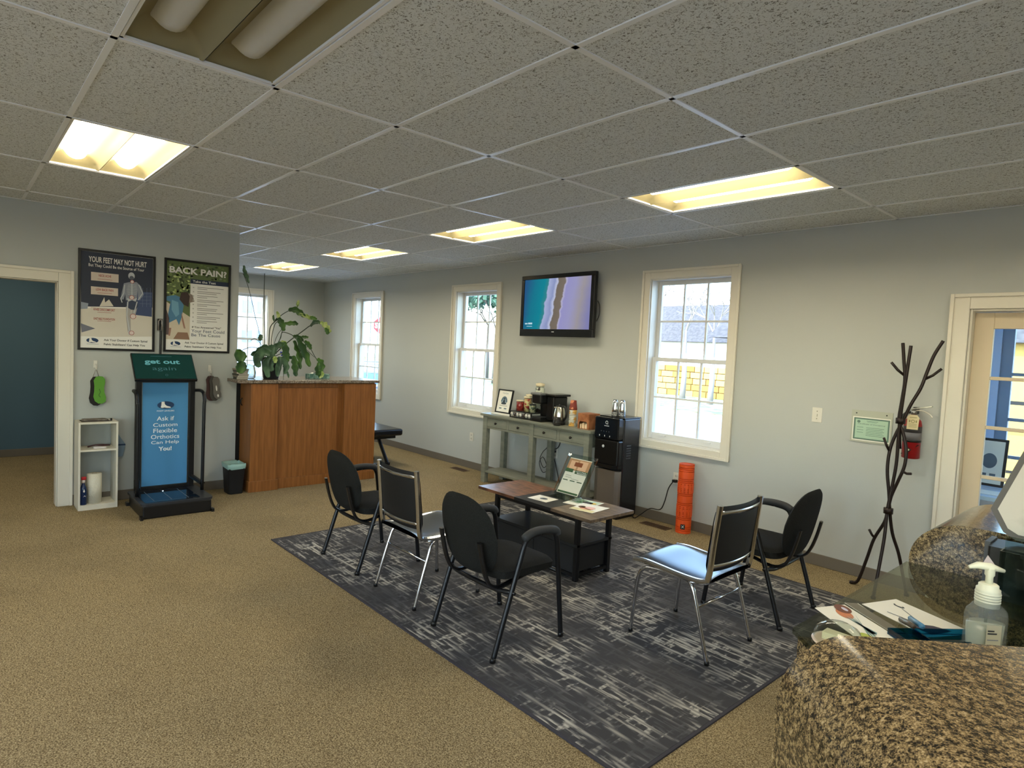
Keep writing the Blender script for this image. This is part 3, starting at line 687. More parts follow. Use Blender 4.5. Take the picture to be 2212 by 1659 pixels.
# ================================================================== CONSOLE AND COFFEE THINGS
CZ = 0.845
t = thing('console_table', 'grey green painted console table with four small drawers under the television', 'table', (0.32, 3.32, 0))
x0, x1, y0, y1 = -0.575, 1.13, 3.14, 3.50
obj('tabletop', MB().box(x0-0.035, x1+0.035, y0-0.02, y1+0.01, CZ-0.028, CZ), GREYW, t, world=True, bevel=0.004)
xm = (x0+x1)/2
for xl in (x0, xm-0.035, x1-0.07):
    for yl in (y0, y1-0.06): obj('leg', MB().box(xl, xl+0.07, yl, yl+0.06, 0, CZ-0.028), GREYW, t, world=True, bevel=0.003)
mb = MB()
for (p, q) in ((x0+0.07, xm-0.035), (xm+0.035, x1-0.07)):
    mb.box(p, q, y0+0.008, y0+0.026, CZ-0.05, CZ-0.028).box(p, q, y0+0.008, y0+0.026, CZ-0.178, CZ-0.155).box((p+q)/2-0.02, (p+q)/2+0.02, y0+0.008, y0+0.026, CZ-0.155, CZ-0.05)
    mb.box(p, q, y1-0.03, y1-0.012, CZ-0.178, CZ-0.028)
mb.box(x0+0.01, x0+0.03, y0+0.06, y1-0.06, CZ-0.178, CZ-0.028).box(x1-0.03, x1-0.01, y0+0.06, y1-0.06, CZ-0.178, CZ-0.028)
obj('apron', mb, GREYW, t, world=True)
for (p, q) in ((x0+0.07, xm-0.035), (xm+0.035, x1-0.07)):
    c = (p+q)/2
    for a, b in ((p, c-0.02), (c+0.02, q)):
        d = obj('drawer', MB().box(a+0.003, b-0.003, y0+0.006, y0+0.3, CZ-0.152, CZ-0.053), GREYW, t, world=True, bevel=0.002)
        obj('knob', MB().lathe([(0.006, 0), (0.006, 0.012), (0.015, 0.018), (0.014, 0.027), (0.0, 0.03)], n=12, xf=Matrix.Translation(((a+b)/2, y0+0.006, CZ-0.102)) @ Matrix.Rotation(pi/2, 4, 'X')), mat('dark_bronze', '#241f1c', 0.4, metal=0.6), d, world=True)
obj('lower_shelf', MB().box(x0+0.01, x1-0.01, y0+0.01, y1-0.01, 0.125, 0.15), GREYW, t, world=True, bevel=0.003)
CZ += 0.0005
# yoga picture frame leaning
t = thing('picture_frame', 'black picture frame with a yoga print at the left end of the console', 'picture', (-0.42, 3.33, CZ))
sh = Sheet((-0.545, 3.30, CZ+0.012), (1, 0, 0), (0, 0.2, 1), (0, -1, 0.2))
def slab(sh, a0, b0, a1, b1, h0, h1):
    mb = MB(); mb.add([sh.p(a, b, h) for h in (h0, h1) for a, b in ((a0, b0), (a1, b0), (a1, b1), (a0, b1))], [(0, 3, 2, 1), (4, 5, 6, 7), (0, 1, 5, 4), (1, 2, 6, 5), (2, 3, 7, 6), (3, 0, 4, 7)]); return mb
def frame4(sh, a0, b0, a1, b1, wd, h0, h1):
    mb = MB()
    for (p, q, r, s2) in ((a0, b0, a1, b0+wd), (a0, b1-wd, a1, b1), (a0, b0+wd, a0+wd, b1-wd), (a1-wd, b0+wd, a1, b1-wd)):
        x = slab(sh, p, q, r, s2, h0, h1); mb.add(x.v, x.f)
    return mb
obj('frame', frame4(sh, 0, 0, 0.265, 0.29, 0.014, -0.012, 0.008), BLACK, t, world=True, bevel=0.001)
obj('backing', slab(sh, 0.01, 0.01, 0.255, 0.28, -0.01, 0.0), PAPER, t, world=True)
gb = G('dusk blue', '#5d7482'); gd = G('ink', '#2d3a44')
sh.ell(0.13, 0.155, 0.05, 0.045, G('pale blue', '#a9bcc6'))
for k in range(9):
    an = radians(10+20*k); sh.ell(0.13+0.045*cos(an), 0.14+0.05*sin(an), 0.013, 0.018, gb, 2)
sh.ell(0.13, 0.178, 0.011, 0.013, gd, 4); sh.poly([(0.105, 0.13), (0.155, 0.13), (0.145, 0.165), (0.115, 0.165)], gd, 4); sh.ell(0.13, 0.118, 0.048, 0.013, gd, 4)
sh.line([(0.06, 0.09), (0.2, 0.09)], 0.004, gd, 2); sh.rect(0.06, 0.05, 0.105, 0.064, gb, 2); sh.rect(0.15, 0.05, 0.195, 0.064, gb, 2)
sh.text('YOGA', 0.13, 0.235, 0.11, gb, t, 0.018, align='CENTER'); sh.build('print', t)
obj('easel_leg', MB().add([sh.p(0.12, 0.2, -0.012), sh.p(0.15, 0.2, -0.012), Vector((-0.39, 3.44, CZ)), Vector((-0.43, 3.44, CZ))], [(0, 1, 2, 3)]), BLACK, t, world=True, solid=0.003)
obj('paper_stack', MB().box(-0.50, -0.12, 3.20, 3.29, CZ, CZ+0.012), PAPER, world=True, bevel=0.001, tags=T('flat stack of cream paper in front of the yoga picture', 'paper'))
# pod drawer rack
t = thing('pod_drawer', 'black wire coffee pod rack carrying glass jars on the console', 'rack', (0.06, 3.30, CZ))
px0, px1, py0, py1 = -0.13, 0.235, 3.17, 3.42
obj('tray_top', MB().box(px0, px1, py0, py1, CZ+0.072, CZ+0.08), BLACK, t, world=True, bevel=0.002)
obj('tray_bottom', MB().box(px0, px1, py0, py1, CZ+0.006, CZ+0.012), BLACK, t, world=True, bevel=0.002)
for x in (px0+0.006, px1-0.006):
    for y in (py0+0.006, py1-0.006): obj('post', MB().box(x-0.005, x+0.005, y-0.005, y+0.005, CZ, CZ+0.08), BLACK, t, world=True)
for k in range(7):
    x = px0+0.035+k*0.049
    obj('coffee_pod', MB().lathe([(0.014, 0), (0.021, 0.038), (0.023, 0.04), (0.0, 0.041)], n=12, xf=Matrix.Translation((x, py0+0.022, CZ+0.042)) @ Matrix.Rotation(pi/2, 4, 'X') @ Matrix.Translation((0, 0, -0.02))), [mat('pod_foil', '#c9c6bd', 0.35), mat('pod_dark', '#4a3f39', 0.4)][k % 3 == 1], t, world=True)
# jars on the rack
JG = glass_mat('jar_glass', '#e8eeea')
def jar(x, y, z, r, h, fill, lid, label):
    t = thing('jar', label, 'jar', (x, y, z), group='jars on the console')
    obj('contents', MB().lathe([(0.0, 0.004), (r-0.006, 0.004), (r-0.006, h*0.86), (0.0, h*0.88)], n=16), fill, t)
    obj('glass', MB().lathe([(r, 0), (r, h*0.82), (r*0.8, h*0.9), (r*0.8, h*0.93)], n=18), JG, t)
    obj('lid', MB().lathe([(r*0.86, h*0.9), (r*0.95, h*0.93), (r*0.95, h), (0, h*1.03)], n=18), lid, t)
RED = mat('red_candle', '#8e1f22', 0.4, noise=('#b8433a', 40, 2, 0.4, 0.6)); LID = mat('cream_lid', '#d6c9a8', 0.4)
MIX = mat('mixed_sachets', '#b23b35', 0.6, noise=('#e0c98f', 28, 2, 0.45, 0.55)); BRN = mat('brown_beans', '#4b3023', 0.6, noise=('#d8cdb8', 24, 1, 0.5, 0.54))
GRN = mat('green_sachets', '#4d5a46', 0.6, noise=('#c9bfa0', 30, 2, 0.45, 0.55))
JZ = CZ+0.0805
jar(-0.02, 3.235, JZ, 0.052, 0.125, RED, LID, 'short jar of red contents with cream lid on the pod rack')
jar(0.095, 3.24, JZ, 0.048, 0.175, MIX, LID, 'taller jar of red and yellow sachets in the middle of the pod rack')
jar(0.19, 3.23, JZ, 0.042, 0.10, GRN, BLACK, 'small jar of green sachets with dark lid beside the coffee maker')
jar(0.0, 3.355, JZ, 0.046, 0.19, BRN, LID, 'jar of brown and cream contents behind the red jar')
jar(0.155, 3.37, JZ, 0.055, 0.33, mat('owl_tin', '#e2dcd0', 0.5, noise=('#40302c', 13, 1, 0.52, 0.56)), LID, 'tallest white canister with a brown motif rising behind the others')
# coffee maker
t = thing('coffee_maker', 'black single cup coffee maker with grey handle on the console', 'coffee maker', (0.36, 3.31, CZ))
CMK = t; CM = mat('coffee_maker_black', '#0f1011', 0.3)
obj('base', MB().box(0.245, 0.40, 3.155, 3.46, CZ, CZ+0.045), CM, t, world=True, bevel=0.012)
obj('drip_tray', MB().box(0.255, 0.39, 3.165, 3.29, CZ+0.045, CZ+0.055), mat('drip_grille', '#2d2f31', 0.4), t, world=True, bevel=0.003)
obj('body', MB().box(0.245, 0.47, 3.29, 3.46, CZ+0.045, CZ+0.30), CM, t, world=True, bevel=0.02)
obj('brew_head', MB().box(0.245, 0.40, 3.15, 3.33, CZ+0.20, CZ+0.31), CM, t, world=True, bevel=0.02)
obj('water_tank', MB().box(0.40, 0.515, 3.24, 3.46, CZ+0.03, CZ+0.29), CM, t, world=True, bevel=0.015)
obj('tank_lid', MB().box(0.39, 0.55, 3.22, 3.47, CZ+0.292, CZ+0.315), CM, t, world=True, bevel=0.006)
obj('handle', MB().box(0.24, 0.40, 3.135, 3.26, CZ+0.295, CZ+0.322), mat('silver_handle', '#7d7f80', 0.35, metal=0.5), t, world=True, bevel=0.01)
# kettle
t = thing('electric_kettle', 'stainless steel electric kettle with black handle beside the coffee maker', 'kettle', (0.61, 3.235, CZ)); KTL = t
obj('base', MB().lathe([(0.068, 0), (0.07, 0.022), (0.066, 0.045)], n=24), BLACK, t)
obj('body', MB().lathe([(0.066, 0.045), (0.064, 0.09), (0.055, 0.16), (0.047, 0.188), (0.045, 0.192)], n=28), mat('kettle_steel', '#c6c1b4', 0.2, metal=1.0), t)
obj('lid', MB().lathe([(0.046, 0.19), (0.042, 0.203), (0.012, 0.208), (0.012, 0.218), (0, 0.22)], n=20), BLACK, t)
obj('spout', MB().tube([(-0.045, -0.01, 0.165), (-0.068, -0.012, 0.188)], [0.016, 0.009], 10), MATS['kettle_steel'], t)
obj('handle', MB().tube(smooth_path([(0.035, 0.0, 0.195), (0.075, 0.0, 0.197), (0.098, 0.0, 0.16), (0.095, 0.0, 0.09), (0.066, 0, 0.05)], 5), 0.013, 10), BLACK, t)
t = thing('mug', 'small dark ribbed mug in front of the kettle', 'mug', (0.675, 3.135, CZ))
mb = MB().lathe([(0.034, 0), (0.038, 0.004), (0.039, 0.085), (0.035, 0.085), (0.034, 0.01), (0, 0.01)], n=22); obj('cup', mb, mat('pewter_dark', '#33322f', 0.4, metal=0.4), t)
for k in range(4): obj('band', MB().lathe([(0.0392, 0.012+k*0.019), (0.0405, 0.016+k*0.019), (0.0392, 0.02+k*0.019)], n=20), MATS['pewter_dark'], t)
# paper cups stacked
t = thing('paper_cup_stack', 'tall stack of paper cups, patterned below and dark red on top', 'cups', (0.775, 3.27, CZ))
CW = mat('cup_pattern', '#c4c2b4', 0.6, noise=('#cfa050', 14, 1, 0.5, 0.56)); CR = mat('cup_red', '#7a2f22', 0.6, noise=('#c67c58', 18, 1, 0.52, 0.58))
for k in range(10):
    z = k*0.0165; obj('cup', MB().lathe([(0.041, z), (0.042, z+0.003), (0.0415, z+0.006), (0.0375, z+0.05 if k == 9 else z+0.017)], n=18), CW if k else CW, t)
for k in range(3):
    z = 0.175+k*0.006; obj('cup', MB().lathe([(0.043, z), (0.0435, z+0.003), (0.042, z+0.006), (0.032, z+0.088), (0.03, z+0.09), (0, z+0.09)] if k == 2 else [(0.043, z), (0.0435, z+0.003), (0.042, z+0.006)], n=18), CR, t)
# sweetener box
t = thing('sachet_box', 'brown cardboard sachet box with an open lower front at the right end of the console', 'box', (1.0, 3.27, CZ))
BX = mat('box_kraft', '#8a5330', 0.6, noise=('#a86a42', 12, 3, 0.4, 0.6)); c0 = (0.92, 1.075, 3.19, 3.36)
obj('side_panel', MB().box(0.92, 0.923, 3.19, 3.36, CZ, CZ+0.16).box(1.072, 1.075, 3.19, 3.36, CZ, CZ+0.16).box(0.923, 1.072, 3.357, 3.36, CZ, CZ+0.16).box(0.923, 1.072, 3.19, 3.357, CZ, CZ+0.003).box(0.923, 1.072, 3.19, 3.357, CZ+0.157, CZ+0.16), BX, t, world=True)
fp = [(0.923, CZ+0.003), (0.94, CZ+0.003), (0.94, CZ+0.06), (0.955, CZ+0.078), (1.04, CZ+0.078), (1.055, CZ+0.06), (1.055, CZ+0.003), (1.072, CZ+0.003), (1.072, CZ+0.157), (0.923, CZ+0.157)]
obj('front_panel', MB().prism(fp, lambda a, b, k: (a, 3.187+0.003*k, b)), BX, t, world=True)
SA = mat('sachets', '#e4c9a4', 0.6)
for k in range(6): obj('sachet', MB().box(0.942+0.02*k, 0.958+0.02*k, 3.20+0.01*(k % 2), 3.26, CZ+0.003, CZ+0.05+0.008*(k % 3)), SA, t, world=True, bevel=0.003)
# cords under the console
def cord(pts, r, parent): return obj('power_cord', MB().tube(smooth_path(pts, 6), r, 6), BLACK, parent, world=True)
cord([(0.39, 3.535, 0.80), (0.35, 3.53, 0.55), (0.25, 3.52, 0.47), (0.3, 3.53, 0.35), (0.42, 3.50, 0.1), (0.46, 3.46, 0.012), (0.7, 3.45, 0.008)], 0.005, CMK)
cord([(0.29, 3.53, 0.72), (0.18, 3.52, 0.52), (0.1, 3.52, 0.44), (0.06, 3.52, 0.35), (0.12, 3.52, 0.26), (0.17, 3.52, 0.30), (0.10, 3.525, 0.38), (0.04, 3.53, 0.30), (0.10, 3.53, 0.2), (0.17, 3.53, 0.22)], 0.004, KTL)
def outlet(x, z, label, nm='wall_outlet', y=YW):
    t = thing(nm, label, 'outlet', (x, y, z))
    obj('plate', MB().box(-0.037, 0.037, -0.006, 0, -0.058, 0.058), mat('outlet_white', '#d6d3c8', 0.4), t, bevel=0.003)
    for dz in (-0.024, 0.024):
        r = obj('receptacle', MB().box(-0.017, 0.017, -0.008, -0.006, dz-0.015, dz+0.015), mat('receptacle_cream', '#cbc8bc', 0.4), t, bevel=0.002)
        obj('slot', MB().box(-0.009, -0.006, -0.0085, -0.008, dz-0.007, dz+0.006).box(0.006, 0.009, -0.0085, -0.008, dz-0.007, dz+0.006), BLACK, r)
outlet(-1.298, 0.43, 'white wall outlet left of the console'); outlet(0.28, 0.45, 'white wall outlet behind the console legs with a black plug'); outlet(1.915, 0.46, 'white wall outlet beside the orange foam roller')
obj('power_plug', MB().box(0.19, 0.3, 3.50, 3.541, 0.462, 0.487), BLACK, CMK, world=True, bevel=0.004)

# ---- water cooler
t = thing('water_cooler', 'tall black water cooler with steel lower door beside the console', 'water cooler', (1.335, 3.34, 0))
WCL = t; GLB = mat('gloss_black_panel', '#0d0e11', 0.14); wx0, wx1 = 1.178, 1.492
obj('body', MB().box(wx0, wx1, 3.24, 3.50, 0.015, 1.0), mat('cooler_side_black', '#1b1c20', 0.22), t, world=True, bevel=0.012)
obj('head_panel', MB().box(wx0, wx1-0.01, 3.16, 3.245, 0.79, 1.005), GLB, t, world=True, bevel=0.012)
obj('dispenser_bay', MB().box(wx0+0.005, wx1-0.005, 3.165, 3.245, 0.53, 0.785), mat('bay_black', '#060607', 0.3), t, world=True, bevel=0.015)
obj('drip_ledge', MB().prism([(wx0+0.005, 3.245), (wx0+0.005, 3.17), (wx0+0.06, 3.145), (wx1-0.06, 3.145), (wx1-0.005, 3.17), (wx1-0.005, 3.245)], lambda a, b, k: (a, b, 0.505+0.035*k)), GLB, t, world=True, bevel=0.006)
obj('lower_door', MB().prism([(wx0+0.002, 3.24), (wx0+0.002, 3.20), (wx0+0.05, 3.188), (wx1-0.05, 3.188), (wx1-0.004, 3.20), (wx1-0.004, 3.24)], lambda a, b, k: (a, b, 0.05+0.43*k), smooth=False), STEEL, t, world=True, bevel=0.006)
obj('plinth', MB().box(wx0+0.01, wx1-0.01, 3.20, 3.48, 0.0, 0.05), BLACK, t, world=True)
obj('top_plate', MB().box(wx0-0.002, wx1+0.002, 3.236, 3.505, 1.0, 1.012), GLB, t, world=True, bevel=0.004)
obj('button', MB().lathe([(0.014, 0), (0.014, 0.005), (0, 0.006)], n=16, xf=Matrix.Translation((1.30, 3.165, 0.715)) @ Matrix.Rotation(pi/2, 4, 'X')), mat('button_white', '#cfd3d6', 0.4), t, world=True)
s = Sheet((wx0, 3.16, 0.79), (1, 0, 0), (0, 0, 1), (0, -1, 0)); wp = mat('panel_white_print', '#c9cdd0', 0.5)
s.ring(0.155, 0.165, 0.017, 0.006, wp); s.rect(0.163, 0.148, 0.172, 0.172, wp)
for k in range(4): s.ell(0.09+0.033*k, 0.075, 0.004, 0.004, mat('panel_dim', '#6a6e72', 0.5), n=10)
for k in range(3): s.ell(0.07+0.065*k, 0.03, 0.005, 0.009, wp, n=10)
s.rect(0.125, 0.128, 0.185, 0.134, wp); s.build('panel_marks', t)
mb = MB()
for k in range(6): mb.box(wx1, wx1+0.003, 3.29, 3.36, 0.60+0.025*k, 0.612+0.025*k)
obj('side_grille', mb, mat('grille_grey', '#3a3b3d', 0.5), t, world=True)
for k, (x, y) in enumerate(((1.295, 3.33), (1.374, 3.345))):
    t = thing('metal_tumbler', ['stack of upturned steel tumblers on the cooler, left one', 'stack of upturned steel tumblers on the cooler, right one'][k], 'cups', (x, y, 1.0125), group='steel tumblers on the water cooler')
    obj('tumbler', MB().lathe([(0.036, 0), (0.035, 0.07), (0.03, 0.13), (0.024, 0.165), (0.0, 0.167)], n=22), mat('tumbler_steel', '#d5d7d8', 0.18, metal=1.0), t)
    for q in range(3): obj('rim', MB().lathe([(0.036, 0.004+q*0.014), (0.038, 0.006+q*0.014), (0.036, 0.009+q*0.014)], n=20), MATS['tumbler_steel'], t)
cord([(1.91, 3.51, 0.44), (1.87, 3.49, 0.36), (1.84, 3.48, 0.22), (1.80, 3.47, 0.14), (1.70, 3.45, 0.13), (1.62, 3.42, 0.06), (1.56, 3.40, 0.01), (1.50, 3.43, 0.03), (1.47, 3.51, 0.1)], 0.005, WCL)
obj('power_plug', MB().box(1.895, 1.935, 3.50, 3.541, 0.425, 0.452), BLACK, WCL, world=True, bevel=0.004)
# ---- floor vents
def vent(x, y, label):
    t = thing('floor_vent', label, 'vent', (x, y, 0.0))
    obj('frame', MB().box(-0.15, 0.15, -0.055, -0.043, 0, 0.005).box(-0.15, 0.15, 0.043, 0.055, 0, 0.005).box(-0.15, -0.138, -0.043, 0.043, 0, 0.005).box(0.138, 0.15, -0.043, 0.043, 0, 0.005), mat('vent_brown', '#4f3b2a', 0.5), t)
    obj('grate_bed', MB().box(-0.138, 0.138, -0.043, 0.043, 0, 0.001), BLACK, t)
    for k in range(12): obj('slat', MB().box(-0.134+k*0.0235, -0.122+k*0.0235, -0.043, 0.043, 0.001, 0.004), MATS['vent_brown'], t)
vent(-1.3, 3.37, 'brown metal floor vent left of the console'); vent(1.83, 3.37, 'brown metal floor vent between the cooler and the orange roller')

# ---- orange foam roller
t = thing('foam_roller', 'tall bright orange grooved foam roller standing on end by the wall', 'foam roller', (2.10, 3.42, 0))
OR = mat('orange_foam', '#e0541c', 0.5); prof = [(0.05, 0.0), (0.068, 0.0)]
z = 0.0
seg = [0.025, 0.012, 0.012, 0.07, 0.012, 0.012, 0.012, 0.012, 0.035, 0.012, 0.012, 0.012, 0.07, 0.012, 0.012, 0.012, 0.012, 0.035, 0.012, 0.012, 0.012, 0.07, 0.012, 0.012, 0.025]
f = 0.645/(sum(seg)+0.005*len(seg))
for h in seg:
    prof += [(0.0705, z+0.001), (0.0705, z+h*f)]; z += h*f; prof += [(0.060, z+0.0012), (0.060, z+0.004*f)]; z += 0.005*f
prof += [(0.069, z), (0.069, z+0.002), (0.052, z+0.002)]
obj('body', MB().lathe(prof, n=36, smooth=False), OR, t)
obj('hollow_core', MB().lathe([(0.0515, 0.0), (0.0515, z+0.002), (0.045, z+0.002), (0.045, 0.02), (0, 0.02)], n=24), mat('core_dark', '#3a1a10', 0.6), t)
for k in range(14):
    a = 2*pi*k/14; X = Matrix.Rotation(a, 4, 'Z'); mb = MB()
    for z0_, z1_ in ((0.16, 0.26), (0.38, 0.47)): obj('rib', MB().box(0.069, 0.0725, -0.009, 0.009, z0_, z1_, xf=X), OR, t)
X = Matrix.Rotation(radians(-62), 4, 'Z')
s = Sheet(Vector((2.10, 3.42, 0))+X @ Vector((0.0735, -0.02, 0.045)), X @ Vector((0, 1, 0)), (0, 0, 1)); s.rect(0, 0, 0.04, 0.045, BLACK).poly([(0.008, 0.01), (0.014, 0.008), (0.034, 0.036), (0.028, 0.038)], wp, 2).poly([(0.03, 0.01), (0.034, 0.014), (0.01, 0.036), (0.008, 0.03)], wp, 2); s.build('badge', t)

# ---- television
t = thing('television', 'black flat screen television showing an aerial beach, on the window wall', 'television', (0.27, 3.45, 1.80))
TVB = mat('tv_bezel', '#121316', 0.25)
tx0, tx1, tz0, tz1 = -0.285, 0.865, 1.802, 2.513
scx0, scx1, scz0, scz1 = tx0+0.05, tx1-0.055, tz0+0.085, tz1-0.047
mb = MB().box(tx0, tx1, 3.41, 3.46, tz0, scz0).box(tx0, tx1, 3.41, 3.46, scz1, tz1).box(tx0, scx0, 3.41, 3.46, scz0, scz1).box(scx1, tx1, 3.41, 3.46, scz0, scz1)
obj('bezel', mb, TVB, t, world=True, bevel=0.004)
obj('back_case', MB().box(tx0+0.06, tx1-0.06, 3.46, 3.49, tz0+0.05, tz1-0.05), BLACK, t, world=True, bevel=0.008)
obj('wall_mount', MB().box(0.1, 0.45, 3.49, 3.55, 2.0, 2.3), BLKM, t, world=True)
SCR = bpy.data.materials.new('beach_screen'); SCR.use_nodes = True
n = SCR.node_tree.nodes; l = SCR.node_tree.links; n.remove(n['Principled BSDF'])
tc = n.new('ShaderNodeTexCoord'); sx = n.new('ShaderNodeSeparateXYZ'); l.new(tc.outputs['Generated'], sx.inputs[0])
nz = n.new('ShaderNodeTexNoise'); nz.inputs['Scale'].default_value = 5; nz.inputs['Detail'].default_value = 6; l.new(tc.outputs['Generated'], nz.inputs['Vector'])
ma = n.new('ShaderNodeMath'); ma.operation = 'MULTIPLY_ADD'; ma.inputs[1].default_value = 0.10; l.new(nz.outputs['Fac'], ma.inputs[0])
sb = n.new('ShaderNodeMath'); sb.operation = 'MULTIPLY_ADD'; sb.inputs[1].default_value = -0.10; l.new(sx.outputs['Z'], sb.inputs[0]); l.new(sx.outputs['X'], sb.inputs[2])
l.new(sb.outputs[0], ma.inputs[2])
r = ramp(n, [(0.0, '#2d5f8e'), (0.12, '#1f7f98'), (0.27, '#1a8ea0'), (0.325, '#3d8f96'), (0.34, '#b4bfe6'), (0.43, '#96a2cf'), (0.47, '#cdd3ee'), (0.485, '#7c7266'), (0.575, '#83786c'), (0.59, '#c3bfdc'), (0.615, '#a29fd4'), (0.74, '#a6a4cf'), (0.86, '#a9a2a8'), (1.0, '#8b8bbd')])
l.new(ma.outputs[0], r.inputs[0]); e = n.new('ShaderNodeEmission'); e.inputs[1].default_value = 0.24; l.new(r.outputs[0], e.inputs[0]); l.new(e.outputs[0], n['Material Output'].inputs[0])
MATS['beach_screen'] = SCR
obj('screen', MB().box(scx0, scx1, 3.418, 3.425, scz0, scz1), SCR, t, world=True)
s = Sheet((scx0, 3.4175, scz0), (1, 0, 0), (0, 0, 1), (0, -1, 0)); EW = emissive('screen_text', '#b8d4e0', 0.3)
s.rect(0.03, 0.055, 0.075, 0.07, EW).rect(0.085, 0.055, 0.155, 0.075, EW); s.rect(0.06, 0.03, 0.155, 0.036, EW); s.build('screen_caption', t)
s = Sheet((0.27, 3.41, tz0+0.05), (1, 0, 0), (0, 0, 1), (0, -1, 0)); s.rect(-0.02, 0, 0.02, 0.008, wp).build('nameplate', t)
obj('side_cable', MB().tube(smooth_path([(tx1-0.01, 3.48, 2.2), (tx1+0.02, 3.48, 2.15), (tx1+0.022, 3.48, 2.05), (tx1-0.01, 3.48, 1.98)], 5), 0.005, 6), BLACK, t, world=True)

# ---- light switch, certificate, extinguisher
t = thing('light_switch', 'white toggle light switch on the beige wall', 'switch', (3.185, YW, 1.22))
obj('plate', MB().box(-0.04, 0.04, -0.006, 0, -0.06, 0.06), MATS['outlet_white'], t, bevel=0.003)
obj('toggle', MB().box(-0.005, 0.005, -0.02, -0.006, -0.012, 0.008), MATS['outlet_white'], t, bevel=0.001)
for dz in (-0.03, 0.03): obj('screw', MB().lathe([(0.004, 0), (0.004, 0.002), (0, 0.0025)], n=10, xf=Matrix.Translation((0, -0.006, dz)) @ Matrix.Rotation(pi/2, 4, 'X')), mat('screw', '#8b8778', 0.4), t)
t = thing('certificate', 'pale green framed certificate in a clear sleeve on the beige wall', 'certificate', (3.59, 3.545, 1.048))
s = Sheet((3.447, 3.546, 1.048), (1, 0, 0), (0, 0, 1), (0, -1, 0))
obj('sleeve', slab(s, 0, 0, 0.286, 0.245, 0, 0.004), mat('sleeve_clear', '#b5b8a8', 0.12), t, world=True)
s.o = s.p(0, 0, 0.004); gf = G('cert green', '#5f7a6c')
s.rect(0.012, 0.012, 0.274, 0.195, PAPER, 1).rect(0.02, 0.02, 0.27, 0.187, gf, 2).rect(0.032, 0.031, 0.258, 0.176, G('mint', '#a9c6ae'), 3)
s.ell(0.055, 0.158, 0.012, 0.01, gf, 4)
for k in range(6): s.line([(0.11, 0.115-0.012*k), (0.235-0.01*(k % 2), 0.115-0.012*k)], 0.003, gf, 4)
for k in range(3): s.line([(0.045, 0.115-0.02*k), (0.09, 0.115-0.02*k)], 0.003, gf, 4)
s.line([(0.11, 0.165), (0.19, 0.165)], 0.003, gf, 4); s.line([(0.115, 0.157), (0.18, 0.157)], 0.002, gf, 4)
s.text('Certificate of Occupancy', 0.145, 0.135, 0.19, gd, t, 0.011, layer=5, align='CENTER'); s.build('certificate_sheet', t)
for a in (0.035, 0.245): obj('screw', MB().lathe([(0.005, 0), (0.005, 0.003), (0, 0.004)], n=10, xf=Matrix.Translation(s.p(a, 0.222)) @ Matrix.Rotation(pi/2, 4, 'X')), BLACK, t, world=True)
t = thing('fire_extinguisher', 'red fire extinguisher with inspection tag hung behind the coat rack', 'fire extinguisher', (3.885, 3.47, 0.985))
REDM = mat('extinguisher_red', '#8c1318', 0.3)
obj('cylinder', MB().lathe([(0.045, 0), (0.057, 0.006), (0.057, 0.24), (0.05, 0.275), (0.025, 0.30), (0.022, 0.315), (0, 0.315)], n=26), REDM, t)
obj('label_band', MB().lathe([(0.0575, 0.135), (0.0575, 0.19)], n=26), mat('label_grey', '#6c6b70', 0.4), t)
obj('label_band', MB().lathe([(0.0576, 0.19), (0.0576, 0.235)], n=26), mat('label_dark', '#3c3a3d', 0.4), t)
s = Sheet((3.87, 3.412, 1.03), (1, 0, 0), (0, 0, 1), (0, -1, 0)); s.ell(0.01, 0.02, 0.016, 0.016, BLACK).ell(0.01, 0.02, 0.011, 0.008, mat('emblem_cream', '#d8caa0', 0.4), 2); s.build('emblem', t)
obj('valve', MB().lathe([(0.018, 0.315), (0.02, 0.34), (0.012, 0.35), (0, 0.35)], n=14), mat('valve_metal', '#9a9a98', 0.3, metal=0.9), t)
obj('lever', MB().tube([(-0.02, 0.0, 0.355), (0.11, 0.0, 0.385)], 0.006, 8, flat=(0.6, 1.6)), mat('lever_silver', '#cfccc0', 0.3, metal=0.7), t)
obj('carry_handle', MB().tube(smooth_path([(-0.01, 0, 0.345), (0.05, 0, 0.35), (0.1, 0, 0.325), (0.115, 0, 0.305)], 4), 0.005, 8), MATS['lever_silver'], t)
obj('hose', MB().tube(smooth_path([(-0.015, 0, 0.335), (-0.06, -0.01, 0.31), (-0.075, -0.01, 0.22), (-0.072, -0.01, 0.12), (-0.068, 0, 0.06)], 5), 0.009, 8), BLACK, t)
obj('strap', MB().lathe([(0.058, 0.12), (0.0585, 0.13), (0.058, 0.137)], n=26), BLACK, t)
obj('strap', MB().tube([(-0.05, -0.03, 0.03), (0.0, -0.0605, 0.055), (0.052, -0.03, 0.105)], 0.004, 6), BLACK, t)
s = Sheet((3.865, 3.402, 1.20), (1, 0, 0), (0, 0, 1), (0, -1, 0))
mb = MB().prism([(0, 0), (0.07, 0), (0.075, 0.085), (0.06, 0.105), (0.015, 0.105), (0.0, 0.09)], lambda a, b, k: s.p(a, b, 0.002*k)); tg = obj('inspection_tag', mb, mat('tag_cream', '#d8c9a0', 0.6), t, world=True)
s.o = s.p(0, 0, 0.002); tan = G('tag ink', '#8d8a58')
for k in range(3): s.line([(0.012, 0.018+0.01*k), (0.062, 0.018+0.01*k)], 0.003, tan)
s.ring(0.037, 0.058, 0.012, 0.004, tan); s.rect(0.012, 0.05, 0.02, 0.066, tan); s.rect(0.054, 0.05, 0.062, 0.066, tan); s.line([(0.015, 0.085), (0.06, 0.085)], 0.004, tan); s.build('print', tg)
obj('wall_hook', MB().box(-0.012, 0.012, 0.02, 0.079, 0.32, 0.37), BLACK, t)

